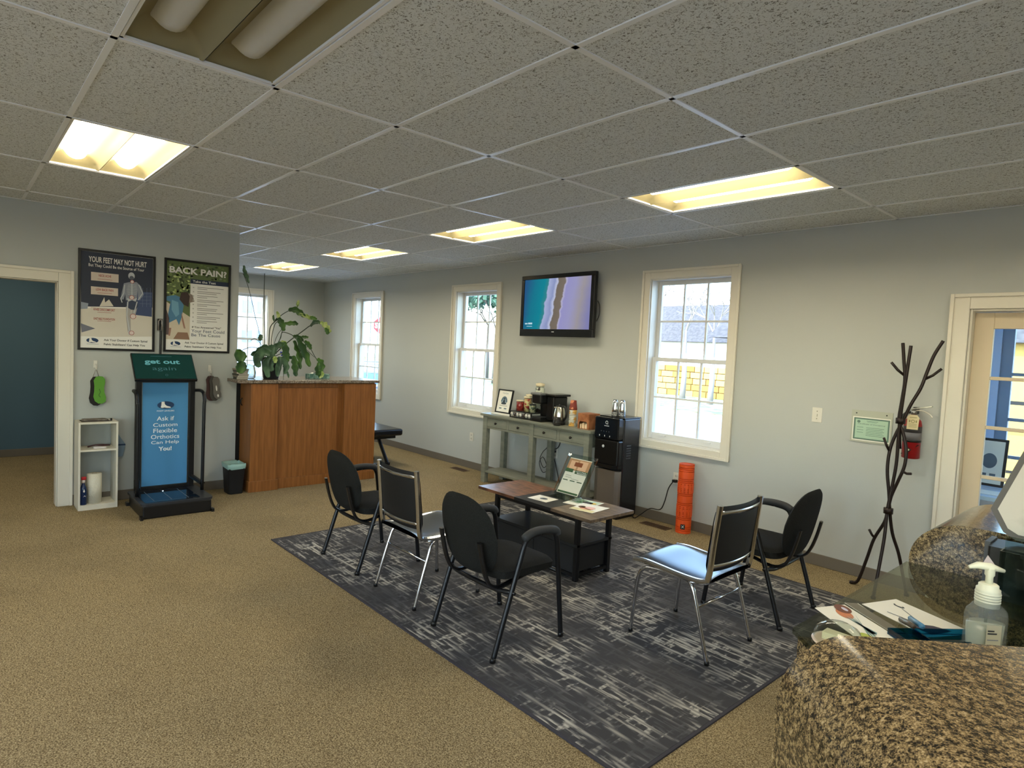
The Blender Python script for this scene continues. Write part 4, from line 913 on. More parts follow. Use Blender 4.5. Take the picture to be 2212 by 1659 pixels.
# ---- coat rack: three bent stems crossing twice
t = thing('coat_rack', 'dark bronze metal branch shaped coat rack by the glazed door', 'coat rack', (3.81, 3.30, 0))
BRZ = mat('dark_bronze_rack', '#2a211f', 0.38, metal=0.5)
K = 0.011
stems = [
 [(3.605, 3.345, 0.012), (3.65, 3.335, 0.04), (3.70, 3.325, 0.22), (3.74, 3.315, 0.38), (3.80, 3.31, 0.52), (3.818, 3.30, 0.61), (3.835, 3.295, 0.72), (3.87, 3.285, 0.83), (3.905, 3.28, 0.95), (3.905, 3.285, 1.07), (3.875, 3.295, 1.18), (3.84, 3.31, 1.26), (3.845, 3.32, 1.40), (3.85, 3.33, 1.55), (3.83, 3.34, 1.70), (3.815, 3.345, 1.81)],
 [(3.815, 3.15, 0.006), (3.82, 3.20, 0.2), (3.822, 3.26, 0.42), (3.82, 3.285, 0.61), (3.835, 3.30, 0.8), (3.848, 3.30, 0.95), (3.85, 3.295, 1.1), (3.852, 3.288, 1.26), (3.865, 3.275, 1.45), (3.878, 3.265, 1.62), (3.89, 3.26, 1.79)],
 [(3.945, 3.42, 0.006), (3.925, 3.40, 0.12), (3.89, 3.37, 0.3), (3.85, 3.33, 0.45), (3.828, 3.31, 0.61), (3.815, 3.305, 0.74), (3.795, 3.30, 0.9), (3.80, 3.305, 1.05), (3.83, 3.31, 1.17), (3.865, 3.31, 1.26), (3.905, 3.31, 1.38), (3.955, 3.315, 1.50), (3.985, 3.32, 1.62), (4.015, 3.325, 1.73), (4.06, 3.33, 1.83)]]
for p in stems: obj('stem', MB().tube(smooth_path(p, 5), K, 10), BRZ, t, world=True)
for p, q in (((3.845, 3.333, 1.58), (3.765, 3.30, 1.67)), ((3.97, 3.318, 1.56), (4.065, 3.33, 1.64)), ((3.80, 3.305, 1.03), (3.765, 3.27, 1.13)), ((3.895, 3.28, 0.91), (3.955, 3.26, 0.905)), ((3.745, 3.315, 0.39), (3.715, 3.28, 0.45))):
    obj('peg', MB().tube([p, ((p[0]+q[0])/2, (p[1]+q[1])/2, (p[2]+q[2])/2-0.008), q], 0.009, 8), BRZ, t, world=True)
for z, x in ((0.61, 3.822), (1.26, 3.853)): obj('collar', MB().lathe([(0.028, -0.02), (0.031, -0.02), (0.031, 0.02), (0.028, 0.02)], (x, 3.30, z), 16), BRZ, t, world=True)
for x, y in ((3.605, 3.345), (3.815, 3.15), (3.945, 3.42)): obj('foot_cap', MB().lathe([(0.017, 0), (0.017, 0.016), (0.012, 0.02)], (x, y, 0), 12), BRZ, t, world=True)

# ================================================================== POSTER WALL
NAVY = G('navy', '#1e2b45'); INK = G('charcoal', '#33363c'); CREAM = G('poster cream', '#cfc8bb'); WHT = G('poster white', '#e4e2dc'); RD = G('poster red', '#9c3f3a')
LG1 = G('logo navy', '#17375e'); BONE = G('bone', '#b9bdc2'); GHOST = G('ghost', '#7f8590')
def foot_logo(s, cx, cy, w):
    h = w*0.5
    s.ell(cx, cy, w/2, h/2, LG1, 10)
    s.poly([(cx-0.25*w, cy+0.22*w), (cx-0.08*w, cy+0.22*w), (cx-0.06*w, cy+0.05*w), (cx+0.06*w, cy-0.06*w), (cx+0.28*w, cy-0.13*w), (cx+0.30*w, cy-0.19*w), (cx+0.05*w, cy-0.19*w), (cx-0.08*w, cy-0.16*w), (cx-0.2*w, cy-0.19*w), (cx-0.3*w, cy-0.16*w), (cx-0.26*w, cy)], WHT, 11)
def poster(y0, z0, label, draw):
    t = thing('framed_poster', label, 'poster', (XL+0.01, y0+0.3135, z0), group=None)
    s = Sheet((XL+0.001, y0, z0), (0, 1, 0), (0, 0, 1), (1, 0, 0))
    obj('frame', frame4(s, 0, 0, 0.627, 0.93, 0.021, 0.0, 0.022), BLACK, t, world=True, bevel=0.002)
    obj('backing', slab(s, 0.012, 0.012, 0.615, 0.918, 0.001, 0.008), PAPER, t, world=True)
    s.o = s.p(0, 0, 0.008); draw(s, t); return t
def draw1(s, t):
    def A(x, y):
        a = (x-110)/1005; return (0.627*a, 0.93*(1-((y-(90+118*a))/(1325-83*a))))
    P = lambda pts: [A(*p) for p in pts]
    s.rect(0.02, 0.02, 0.607, 0.91, WHT, 1)
    s.poly(P([(140, 125), (1080, 235), (1080, 870), (150, 850)]), G('night navy', '#2a3142'), 2)
    s.poly(P([(150, 870), (700, 880), (1080, 900), (1080, 1250), (150, 1250)]), CREAM, 2)
    s.poly(P([(810, 660), (1075, 670), (1075, 990), (820, 960)]), G('blue wall', '#3b4a6e'), 3)
    s.poly(P([(145, 790), (240, 810), (230, 880), (145, 885)]), G('pale bush', '#8c95a3'), 3)
    s.poly(P([(380, 850), (440, 730), (450, 800), (500, 760), (560, 850)]), CREAM, 3)
    s.poly(P([(150, 1070), (330, 1140), (160, 1190)]), G('shade', '#6f7280'), 3)
    for k in range(4): s.line(P([(900, 680+45*k), (1070, 685+45*k)]), 0.002, G('rail', '#6f7b95'), 4)
    for x in (945, 1000, 1050): s.line(P([(x, 610), (x, 860)]), 0.002, G('rail', '#6f7b95'), 4)
    # running figure drawn as bones inside a pale body
    s.poly(P([(690, 550), (760, 535), (860, 535), (920, 590), (945, 660), (960, 700), (900, 775), (880, 740), (880, 640), (860, 780), (720, 780), (710, 690), (690, 760), (650, 760), (660, 690)]), G('body grey', '#868c98'), 4)
    s.poly(P([(720, 770), (870, 775), (885, 850), (850, 900), (790, 895), (720, 850)]), G('shorts', '#333d55'), 5)
    s.poly(P([(720, 850), (790, 860), (785, 1000), (790, 1180), (750, 1190), (725, 1000)]), G('leg', '#a7a39f'), 4)
    s.poly(P([(800, 890), (880, 840), (850, 960), (790, 960)]), G('leg', '#a7a39f'), 4)
    a = A(790, 455); s.ell(a[0], a[1], 0.027, 0.034, BONE, 6); a = A(792, 480); s.ell(a[0], a[1], 0.019, 0.019, G('face', '#555b68'), 7)
    s.line(P([(795, 520), (800, 760)]), 0.010, BONE, 7)
    for k in range(7):
        w_ = 70-4*abs(k-3); s.line(P([(800-w_, 575+20*k), (800, 565+20*k), (800+w_, 575+20*k)]), 0.0035, BONE, 7)
    s.line(P([(700, 570), (690, 680), (650, 745), (670, 800)]), 0.008, BONE, 7); s.line(P([(890, 570), (945, 680), (880, 770)]), 0.008, BONE, 7)
    s.poly(P([(730, 740), (770, 755), (830, 755), (870, 740), (850, 790), (800, 770), (750, 790)]), BONE, 7)
    s.line(P([(745, 790), (735, 960), (770, 1170)]), 0.010, BONE, 7); s.line(P([(870, 790), (830, 940)]), 0.009, BONE, 7)
    s.poly(P([(750, 1170), (800, 1180), (820, 1220), (760, 1225)]), BONE, 7)
    for (x, y, r) in ((800, 530, 0.017), (797, 735, 0.021), (817, 983, 0.025), (800, 1200, 0.022)):
        a = A(x, y); s.ell(a[0], a[1], r-0.004, r-0.004, G('ringfill', '#d9c9c4'), 8); s.ring(a[0], a[1], r, 0.004, RD, 9)
    for (x0, y0, x1, y1, tx) in ((270, 400, 620, 495, 'NECK ACHE'), (270, 583, 615, 675, 'LOW BACK PAIN'), (272, 845, 612, 930, 'KNEE DISCOMFORT'), (272, 970, 612, 1045, 'UNSTABLE FOUNDATION')):
        q = A(x0, y1+15); r = A(x1, y0+35); s.rect(q[0], q[1], r[0], r[1], G('tag', '#cdbfb2') if y0 < 800 else CREAM, 8)
        s.text(tx, (q[0]+r[0])/2, (q[1]+r[1])/2+0.001, (r[0]-q[0])*(0.45 if len(tx) < 10 else 0.64 if len(tx) < 14 else 0.8), RD, t, 0.022, layer=10, align='CENTER', bold=0.02)
        s.line([(q[0]+0.05, q[1]+0.018), (r[0]-0.05, q[1]+0.018)], 0.003, RD, 9)
    s.rect(0.02, 0.02, 0.607, 0.125, WHT, 8); foot_logo(s, 0.115, 0.09, 0.095); s.line([(0.07, 0.056), (0.165, 0.056)], 0.003, GHOST, 9)
    s.text('YOUR FEET MAY NOT HURT', 0.316, 0.815, 0.47, WHT, t, 0.052, 10, 'CENTER', 0.02); s.text('But They Could Be the Source of Your', 0.305, 0.765, 0.45, WHT, t, 0.036, 10, 'CENTER', 0.01)
    s.text('Ask Your Doctor if Custom Spinal', 0.205, 0.083, 0.36, INK, t, 0.026, 10, 'LEFT', 0.02); s.text("Pelvic Stabilizers' Can Help You", 0.205, 0.043, 0.34, INK, t, 0.026, 10, 'LEFT', 0.02)
    s.build('printed_picture', t)
def draw2(s, t):
    s.rect(0.02, 0.02, 0.607, 0.91, WHT, 1)
    s.rect(0.02, 0.74, 0.607, 0.91, G('leaf green', '#5c6b40'), 2); s.rect(0.02, 0.125, 0.24, 0.74, G('leaf green', '#5c6b40'), 2)
    rnd = random.Random(3)
    for k in range(120):
        a = rnd.uniform(0.03, 0.23); b = rnd.uniform(0.52, 0.88); s.ell(a, b, rnd.uniform(0.006, 0.018), rnd.uniform(0.006, 0.018), G(*rnd.choice([('g1', '#8ea25c'), ('g2', '#b9c987'), ('g3', '#3d4a2c'), ('g4', '#6d8048')])), 3, n=8)
    for k in range(40):
        a = rnd.uniform(0.24, 0.59); b = rnd.uniform(0.76, 0.895); s.ell(a, b, 0.014, 0.01, G(*rnd.choice([('g3', '#3d4a2c'), ('g4', '#6d8048'), ('g5', '#7a8768')])), 3, n=8)
    s.poly([(0.02, 0.125), (0.24, 0.125), (0.24, 0.36), (0.02, 0.50)], G('sand', '#c9bda8'), 3)
    s.poly([(0.02, 0.55), (0.10, 0.57), (0.155, 0.55), (0.18, 0.47), (0.165, 0.36), (0.14, 0.27), (0.115, 0.33), (0.05, 0.29), (0.04, 0.38), (0.06, 0.50), (0.02, 0.51)], G('blue shirt', '#4a7a99'), 5)
    s.poly([(0.07, 0.52), (0.13, 0.50), (0.14, 0.38), (0.11, 0.35), (0.07, 0.42)], G('light shirt', '#6c9bb5'), 6)
    s.poly([(0.14, 0.53), (0.155, 0.60), (0.21, 0.61), (0.235, 0.57), (0.225, 0.46), (0.18, 0.48)], G('hair brown', '#3b2d28'), 6)
    s.poly([(0.225, 0.60), (0.26, 0.585), (0.28, 0.52), (0.225, 0.50)], G('hair pale', '#85786c'), 5)
    s.poly([(0.16, 0.40), (0.18, 0.33), (0.20, 0.24), (0.185, 0.24), (0.165, 0.32)], G('skin', '#9a7566'), 6); s.poly([(0.02, 0.43), (0.05, 0.34), (0.05, 0.17), (0.02, 0.17)], G('trousers', '#5a4a48'), 5)
    s.poly([(0.05, 0.24), (0.07, 0.24), (0.06, 0.16), (0.045, 0.16)], G('skin', '#9a7566'), 6); s.poly([(0.09, 0.13), (0.24, 0.13), (0.22, 0.2), (0.13, 0.2)], G('earth', '#8a6a55'), 4)
    s.rect(0.24, 0.125, 0.607, 0.70, WHT, 4); s.rect(0.24, 0.70, 0.607, 0.745, NAVY, 5)
    s.text('BACK PAIN?', 0.045, 0.79, 0.54, WHT, t, 0.065, 10, 'LEFT', 0.03); s.text('Take the Test', 0.26, 0.712, 0.22, WHT, t, 0.024, 10, 'LEFT', 0.015)
    yy_ = 0.668
    for k in range(9):
        s.rect(0.262, yy_-0.012, 0.275, yy_, G('tick box', '#b5b3ad'), 6); s.line([(0.305, yy_), (0.56-0.03*(k % 3), yy_)], 0.005, G('small print', '#7d7b78'), 6); s.line([(0.305, yy_-0.017), (0.40+0.09*((k*7) % 2), yy_-0.017)], 0.005, G('small print', '#7d7b78'), 6); yy_ -= 0.043
    s.text('If You Answered "Yes"', 0.26, 0.25, 0.28, INK, t, 0.02, 10, 'LEFT', 0.01); s.text('Your Feet Could', 0.255, 0.205, 0.32, G('slate blue', '#46566e'), t, 0.032, 10); s.text('Be The Cause', 0.255, 0.165, 0.28, G('slate blue', '#46566e'), t, 0.03, 10)
    s.rect(0.02, 0.02, 0.607, 0.125, WHT, 8); foot_logo(s, 0.11, 0.085, 0.09); s.line([(0.065, 0.052), (0.16, 0.052)], 0.003, GHOST, 9)
    s.text('Ask Your Doctor if Custom Spinal', 0.195, 0.083, 0.37, INK, t, 0.025, 10, 'LEFT', 0.02); s.text("Pelvic Stabilizers' Can Help You", 0.195, 0.043, 0.35, INK, t, 0.025, 10, 'LEFT', 0.02)
    s.build('printed_picture', t)
poster(-0.82, 1.447, 'black framed poster of a running skeleton, left of the two wall posters', draw1)
poster(-0.115, 1.452, 'black framed green and white poster of a bending person, right of the two wall posters', draw2)

# ---- foot scanner kiosk
t = thing('foot_scanner_kiosk', 'black foot scanner kiosk with blue banner and platform on the poster wall', 'kiosk', (-1.12, -0.16, 0))
obj('platform_skirt', MB().box(-1.40, -0.828, -0.445, 0.118, 0.0, 0.115), BLACK, t, world=True, bevel=0.01)
def rrect(x0, x1, y0, y1, r, n=6):
    P = []
    for cx, cy, a in ((x1-r, y1-r, 0), (x0+r, y1-r, 90), (x0+r, y0+r, 180), (x1-r, y0+r, 270)):
        for k in range(n+1): P.append((cx+r*cos(radians(a+90*k/n)), cy+r*sin(radians(a+90*k/n))))
    return P
obj('platform_top', MB().prism(rrect(-1.43, -0.82, -0.46, 0.135, 0.05), lambda a, b, k: (a, b, 0.115+0.02*k)), mat('platform_edge', '#2c2d30', 0.4), t, world=True)
obj('scan_glass', MB().prism(rrect(-1.35, -0.86, -0.42, 0.03, 0.02), lambda a, b, k: (a, b, 0.135+0.002*k)), mat('scan_glass', '#111a26', 0.06), t, world=True)
s = Sheet((-0.87, -0.42, 0.1375), (0, 1, 0), (-1, 0, 0), (0, 0, 1)); ln = G('scan lines', '#6b7c8c')
for a in (0.08, 0.22, 0.36): s.line([(a, 0.03), (a-0.0, 0.44)], 0.004, ln)
s.line([(0.08, 0.03), (0.36, 0.03)], 0.003, ln); s.build('guide_lines', t)
obj('indicator_lamp', MB().lathe([(0.006, 0), (0.004, 0.003), (0, 0.003)], (-1.27, -0.19, 0.1375), 10), emissive('indicator', '#bfe9ff', 2), t, world=True)
for y in (-0.455, 0.125):
    for x in (-1.42, -0.83): obj('foot', MB().prism([(x-0.03, y-0.012), (x+0.03, y-0.012), (x+0.03, y+0.012), (x-0.03, y+0.012)], lambda a, b, k: (a, b, 0.03*k)), BLACK, t, world=True, bevel=0.004)
mb = MB().box(-1.42, -1.37, -0.405, -0.355, 0.135, 1.185).box(-1.42, -1.37, 0.055, 0.105, 0.135, 1.185).box(-1.42, -1.37, -0.355, 0.055, 1.165, 1.185).box(-1.42, -1.37, -0.355, 0.055, 0.135, 0.17)
obj('upright_frame', mb, BLACK, t, world=True, bevel=0.003)
BAN = mat('banner_blue', '#4685b5', 0.7, bump=(3, 0.6, (1, 1, 0.4)))
obj('banner', MB().box(-1.392, -1.386, -0.348, 0.045, 0.172, 1.163), BAN, t, world=True)
s = Sheet((-1.386, -0.348, 0.172), (0, 1, 0), (0, 0, 1), (1, 0, 0)); BT = G('banner text', '#dfeaf0')
foot_logo(s, 0.197, 0.775, 0.145); s.text('FOOT LEVELERS', 0.197, 0.712, 0.15, BT, t, 0.013, 6, 'CENTER', 0.01)
for k, (tx, wd) in enumerate((('Ask if', 0.15), ('Custom', 0.21), ('Flexible', 0.205), ('Orthotics', 0.245), ('Can Help', 0.24), ('You!', 0.115))):
    s.text(tx, 0.197, 0.625-0.0585*k, wd, BT, t, 0.041 if tx not in ('Custom',) else 0.036, 6, 'CENTER', 0.035 if tx == 'You!' else 0.008)
s.build('logo', t)
for yy0, sg in ((0.115, 1), (-0.415, -1)):
    y = yy0
    obj('hand_rail', MB().tube(smooth_path([(-1.40, y, 1.085), (-1.30, y+sg*0.02, 1.09), (-1.20, y+sg*0.02, 1.07), (-1.165, y+sg*0.02, 1.0), (-1.16, y+sg*0.015, 0.9), (-1.16, y+sg*0.01, 0.135)], 6), 0.016, 10), BLKM, t, world=True)
    obj('rail_brace', MB().tube([(-1.38, y-sg*0.03, 0.235), (-1.16, y+sg*0.01, 0.20)], 0.012, 8, flat=(1, 1.6)), BLKM, t, world=True)
s = Sheet((-1.20, -0.445, 1.203), (0, 1, 0), (-0.22, 0, 0.235), (0.235, 0, 0.22)); hh = math.hypot(0.22, 0.235)
obj('display', slab(s, 0, 0, 0.525, hh, -0.03, 0.0), BLACK, t, world=True, bevel=0.004)
obj('display_screen', slab(s, 0.008, 0.012, 0.517, hh-0.01, 0.0, 0.001), mat('display_green', '#0d2a26', 0.12, emit=('#0e3a34', 0.1)), t, world=True)
s.o = s.p(0, 0, 0.001); TG = emissive('display_text', '#5f9c98', 0.27); TG2 = emissive('display_text_dim', '#4c7a76', 0.18)
s.text('get out', 0.25, 0.175, 0.30, TG, t, 0.065, 3, 'CENTER', 0.03); s.text('again', 0.255, 0.10, 0.20, TG2, t, 0.055, 3, 'CENTER'); s.line([(0.16, 0.285), (0.34, 0.285)], 0.004, TG2, 3); s.ring(0.265, 0.055, 0.012, 0.003, TG2, 3); s.build('screen_marks', t)
obj('display_arm', MB().box(-1.44, -1.38, -0.25, -0.05, 1.17, 1.30), BLKM, t, world=True)
obj('cable_pole', MB().tube(smooth_path([(-1.655, -0.145, 1.20), (-1.655, -0.145, 1.45), (-1.655, -0.143, 1.72)], 4), 0.011, 8), BLACK, t, world=True)
t2 = thing('cable_hook', 'small metal camera hook on a black pole between the two posters', 'hook', (-1.66, -0.15, 1.66))
obj('loop', MB().tube([(-1.65, -0.165+0.0, 1.66), (-1.65, -0.165, 1.75), (-1.65, -0.155, 1.765), (-1.65, -0.14, 1.765), (-1.65, -0.135, 1.75), (-1.65, -0.135, 1.66)], 0.005, 8, closed=True), STEEL, t2, world=True)
obj('back_plate', MB().box(XL+0.001, -1.655, -0.17, -0.13, 1.66, 1.775), BLACK, t2, world=True, bevel=0.003)
# ---- hooks and insoles
def insole(y, z, h, wd, m, tilt, x, parent, name='insole'):
    pts = [(0, 0.0), (0.30, 0.02), (0.45, 0.12), (0.46, 0.25), (0.36, 0.42), (0.38, 0.6), (0.5, 0.78), (0.46, 0.93), (0.2, 1.0), (-0.1, 0.99), (-0.36, 0.9), (-0.46, 0.74), (-0.38, 0.55), (-0.36, 0.35), (-0.40, 0.15), (-0.22, 0.02)]
    c, sn = cos(tilt), sin(tilt)
    mb = MB().prism([(a*wd, -b*h) for a, b in pts], lambda a, b, k: (x+0.008*k, y+a*c-b*sn, z+a*sn+b*c))
    return obj(name, mb, m, parent, world=True, bevel=0.003)
def hook(y, z, label):
    t = thing('wall_hook', label, 'hook', (XL+0.01, y, z))
    obj('plate', MB().box(XL, XL+0.008, y-0.016, y+0.016, z-0.035, z+0.035), mat('hook_white', '#dcd9cf', 0.35), t, world=True, bevel=0.006)
    obj('prong', MB().tube(smooth_path([(XL+0.008, y, z), (XL+0.03, y, z-0.03), (XL+0.045, y, z-0.045), (XL+0.05, y, z-0.02)], 4), 0.006, 8), MATS['hook_white'], t, world=True)
    obj('wire_loop', MB().tube([(XL+0.04, y-0.004, z-0.05), (XL+0.03, y-0.022, z-0.115), (XL+0.03, y+0.022, z-0.115), (XL+0.04, y+0.004, z-0.05)], 0.0025, 6), STEEL, t, world=True)
hook(-0.678, 1.315, 'white wall hook holding the green insole'); hook(0.325, 1.29, 'white wall hook holding the grey insoles')
def ins(lb, y, z, h, wd, m, tilt, x, mark=None):
    t = thing('insole', lb, 'insole', (x, y, z), group='insoles hanging on the wall hooks'); insole(y, z, h, wd, m, tilt, x, t, 'sole')
    if mark:
        s = Sheet((x+0.0085, y, z), (0, cos(tilt), sin(tilt)), (0, -sin(tilt), cos(tilt)), (1, 0, 0)); mark(s); s.build('marking', t)
GI = mat('green_insole', '#5f9a35', 0.7)
ins('bright green insole hanging from the left wall hook', -0.655, 1.205, 0.26, 0.105, GI, 0.03, XL+0.034, lambda s: s.line([(0.0, -0.12), (0.008, -0.15), (-0.006, -0.18), (0.008, -0.2)], 0.006, G('insole mark', '#3f6b22'), 1))
ins('black insole just visible behind the green one', -0.678, 1.20, 0.275, 0.105, mat('black_foam', '#242120', 0.8), -0.02, XL+0.02)
ins('grey insole in front on the right wall hook with white heel marks', 0.365, 1.205, 0.235, 0.082, mat('grey_insole', '#6a6660', 0.8), 0.12, XL+0.05, lambda s: s.ell(0.0, -0.12, 0.007, 0.03, WHT).ell(0.008, -0.2, 0.008, 0.015, WHT))
ins('dark grey insole in the middle of the right hook bundle', 0.345, 1.205, 0.255, 0.09, mat('dark_grey_insole', '#4a4742', 0.8), 0.08, XL+0.036)
ins('brown edged insole at the left of the right hook bundle', 0.325, 1.215, 0.265, 0.10, mat('brown_insole', '#493230', 0.8), 0.03, XL+0.022)

# ---- white shelf unit
t = thing('shelf_unit', 'narrow white open shelf unit beside the doorway', 'shelf', (-1.55, -0.69, 0))
WL = mat('white_laminate', '#d3cebd', 0.5); sx0, sx1, sy0, sy1 = XL+0.015, -1.41, -0.84, -0.535; th = 0.016
obj('side_panel', MB().box(sx0, sx1, sy0, sy0+th, 0, 0.80), WL, t, world=True, bevel=0.001); obj('side_panel', MB().box(sx0, sx1, sy1-th, sy1, 0, 0.80), WL, t, world=True, bevel=0.001)
obj('top_panel', MB().box(sx0, sx1, sy0+th, sy1-th, 0.784, 0.80), WL, t, world=True); obj('middle_shelf', MB().box(sx0, sx1, sy0+th, sy1-th, 0.535, 0.551), WL, t, world=True)
obj('bottom_panel', MB().box(sx0, sx1, sy0+th, sy1-th, 0.03, 0.046), WL, t, world=True); obj('kick_panel', MB().box(sx1-0.016, sx1-0.001, sy0+th, sy1-th, 0, 0.03), WL, t, world=True)
obj('back_rail', MB().box(sx0, sx0+0.01, sy0+th, sy1-th, 0.50, 0.535), WL, t, world=True)
PPR = mat('paper_towel', '#cfcab6', 0.9, bump=(120, 0.4))
t = thing('paper_towel_roll', 'white paper towel roll standing in the bottom of the shelf unit', 'paper towel', (-1.50, -0.705, 0.0465))
obj('roll', MB().lathe([(0.02, 0), (0.058, 0), (0.0585, 0.27), (0.02, 0.271)], n=28), PPR, t); obj('core', MB().lathe([(0.0195, 0.001), (0.0195, 0.272), (0.016, 0.272), (0.016, 0.1)], n=16), mat('card_core', '#5d4f3f', 0.8), t)
t = thing('spray_bottle', 'blue spray bottle with red cap in the bottom of the shelf unit', 'bottle', (-1.455, -0.795, 0.0465))
obj('body', MB().lathe([(0.026, 0), (0.028, 0.006), (0.028, 0.13), (0.025, 0.16), (0.012, 0.185), (0.011, 0.20)], n=20), mat('blue_liquid', '#15294f', 0.2), t)
obj('cap', MB().lathe([(0.014, 0.2), (0.014, 0.222), (0.01, 0.226)], n=14), mat('cap_white', '#d8c6bc', 0.4), t)
obj('trigger_head', MB().box(-0.012, 0.014, -0.016, 0.022, 0.226, 0.255), mat('red_plastic', '#b3252b', 0.4), t, bevel=0.006)
s = Sheet((-1.426, -0.812, 0.15), (0, 1, 0), (0, 0, 1), (1, 0, 0)); s.poly([(0.012, 0.02), (0.02, 0.045), (0.026, 0.02), (0.02, 0.012)], WHT).poly([(0.012, -0.03), (0.024, -0.015), (0.035, -0.03), (0.024, -0.022)], WHT); s.build('label', t)
t = thing('insole_pair', 'worn pale insoles lying on top of the shelf unit', 'insoles', (-1.53, -0.70, 0.8005))
for k, dx in enumerate((0.0, 0.06)):
    mb = MB().prism([(a, b) for a, b in rrect(-1.60+dx, -1.53+dx, -0.80, -0.61, 0.033)], lambda a, b, q: (a, b, 0.8005+0.004*k+0.004+0.012*q)); obj('sole', mb, mat('worn_insole', '#8f877a', 0.8, noise=('#5f564c', 20, 3, 0.4, 0.6)), t, world=True, bevel=0.003)
obj('heel_clip', MB().box(-1.50, -1.485, -0.585, -0.572, 0.8005, 0.825), BLACK, t, world=True)
obj('tray', MB().box(-1.61, -1.46, -0.81, -0.59, 0.8005, 0.804), mat('umber_card', '#4b4038', 0.7), t, world=True)
t = thing('bracket_model', 'small white and dark red gadget on the middle shelf of the shelf unit', 'gadget', (-1.50, -0.68, 0.5515))
obj('base', MB().prism(rrect(-1.55, -1.46, -0.72, -0.615, 0.02), lambda a, b, q: (a, b, 0.5515+0.016*q)), mat('gadget_white', '#c9c4c0', 0.4), t, world=True, bevel=0.003)
obj('clamp', MB().tube([(-1.50, -0.76, 0.566), (-1.50, -0.70, 0.58), (-1.50, -0.64, 0.576), (-1.50, -0.585, 0.572)], [0.008, 0.006, 0.01, 0.006], 8), mat('dark_red', '#3b1a1c', 0.4), t, world=True)
t = thing('plastic_bag', 'pale blue plastic pouch hanging on the wall behind the shelf unit', 'bag', (-1.66, -0.47, 0.43))
obj('pouch', MB().prism([(-0.53, 0.66), (-0.50, 0.66), (-0.432, 0.545), (-0.44, 0.50), (-0.455, 0.43), (-0.53, 0.42)], lambda a, b, k: (-1.675+0.012*k, a, b)), mat('pouch_blue', '#7f93a4', 0.3), t, world=True, bevel=0.003)
obj('band', MB().box(-1.662, -1.660, -0.53, -0.432, 0.535, 0.55), mat('band_navy', '#2b3f5c', 0.5), t, world=True)
# ---- waste bin
t = thing('waste_bin', 'small black waste bin with pale green liner beside the wooden counter', 'bin', (-1.46, 0.50, 0))
def bin_ring(z, f): return [(-1.46+a*f, 0.515+b*f, z) for a, b in [(p[0], p[1]) for p in rrect(-0.11, 0.11, -0.085, 0.085, 0.03, 4)]]
def loft(rings, m=0, cap0=True):
    mb = MB(); n = len(rings[0]); mb.add([v for r in rings for v in r], [(i*n+k, i*n+(k+1) % n, (i+1)*n+(k+1) % n, (i+1)*n+k) for i in range(len(rings)-1) for k in range(n)], m, True)
    if cap0: mb.add(rings[0], [tuple(range(n))], m)
    return mb
obj('body', loft([bin_ring(0, 0.8), bin_ring(0.01, 0.82), bin_ring(0.29, 1.0), bin_ring(0.295, 1.04)]), mat('bin_black', '#17181a', 0.6), t, world=True, solid=0.003)
lr = []
for k, (z, f) in enumerate(((0.265, 1.03), (0.285, 1.09), (0.31, 1.1), (0.318, 1.02), (0.30, 0.93), (0.2, 0.85), (0.05, 0.75))):
    rr = bin_ring(z, f); lr.append([(x, y, z_+0.006*sin(i*1.9+k)) for i, (x, y, z_) in enumerate(rr)])
obj('liner', loft(lr, 0, False), mat('liner_green', '#8fb3ac', 0.35), t, world=True)

# ================================================================== WOODEN COUNTER AND ALCOVE
t = thing('wooden_counter', 'orange maple reception counter with pilasters and stone top in the alcove', 'counter', (-1.55, 1.36, 0))
obj('left_pilaster', MB().box(-1.70, -1.37, 0.645, 0.93, 0, 1.15), WDESK, t, world=True, bevel=0.003)
obj('right_pilaster', MB().box(-1.70, -1.37, 1.70, 2.11, 0.0, 1.15), WDESK, t, world=True, bevel=0.003)
obj('front_panel', MB().box(-1.48, -1.445, 0.93, 1.70, 0.0, 1.15), WDESK, t, world=True)
obj('panel_board', MB().box(-1.445, -1.415, 0.93, 1.64, 0.11, 1.10), WDESK, t, world=True, bevel=0.001)
obj('base_rail', MB().box(-1.445, -1.395, 0.93, 1.66, 0.0, 0.11), WDESK, t, world=True, bevel=0.002)
obj('left_plinth', MB().box(-1.71, -1.355, 0.632, 0.945, 0, 0.115), WDESK, t, world=True, bevel=0.003)
obj('right_plinth', MB().box(-1.71, -1.358, 1.69, 2.12, 0, 0.10), WDESK, t, world=True, bevel=0.003)
obj('stone_top', MB().box(-2.05, -1.34, 0.602, 2.14, 1.157, 1.19).box(-1.685, -1.34, 0.50, 0.602, 1.157, 1.19), GRAN2, t, world=True, bevel=0.004)
obj('top_shim', MB().box(-1.69, -1.39, 0.66, 2.10, 1.15, 1.157), BLACK, t, world=True)
obj('bracket', MB().tube([(-1.62, 0.64, 0.98), (-1.62, 0.625, 0.96), (-1.62, 0.625, 0.92), (-1.62, 0.64, 0.90)], 0.006, 6), BLACK, t, world=True)
B('gap_panel', -1.735, -1.712, 0.602, 0.66, 0.0, 1.14, BLACK, tags=T('tall narrow black panel between the wall corner and the wooden counter', 'panel'))
ZT = 1.1905
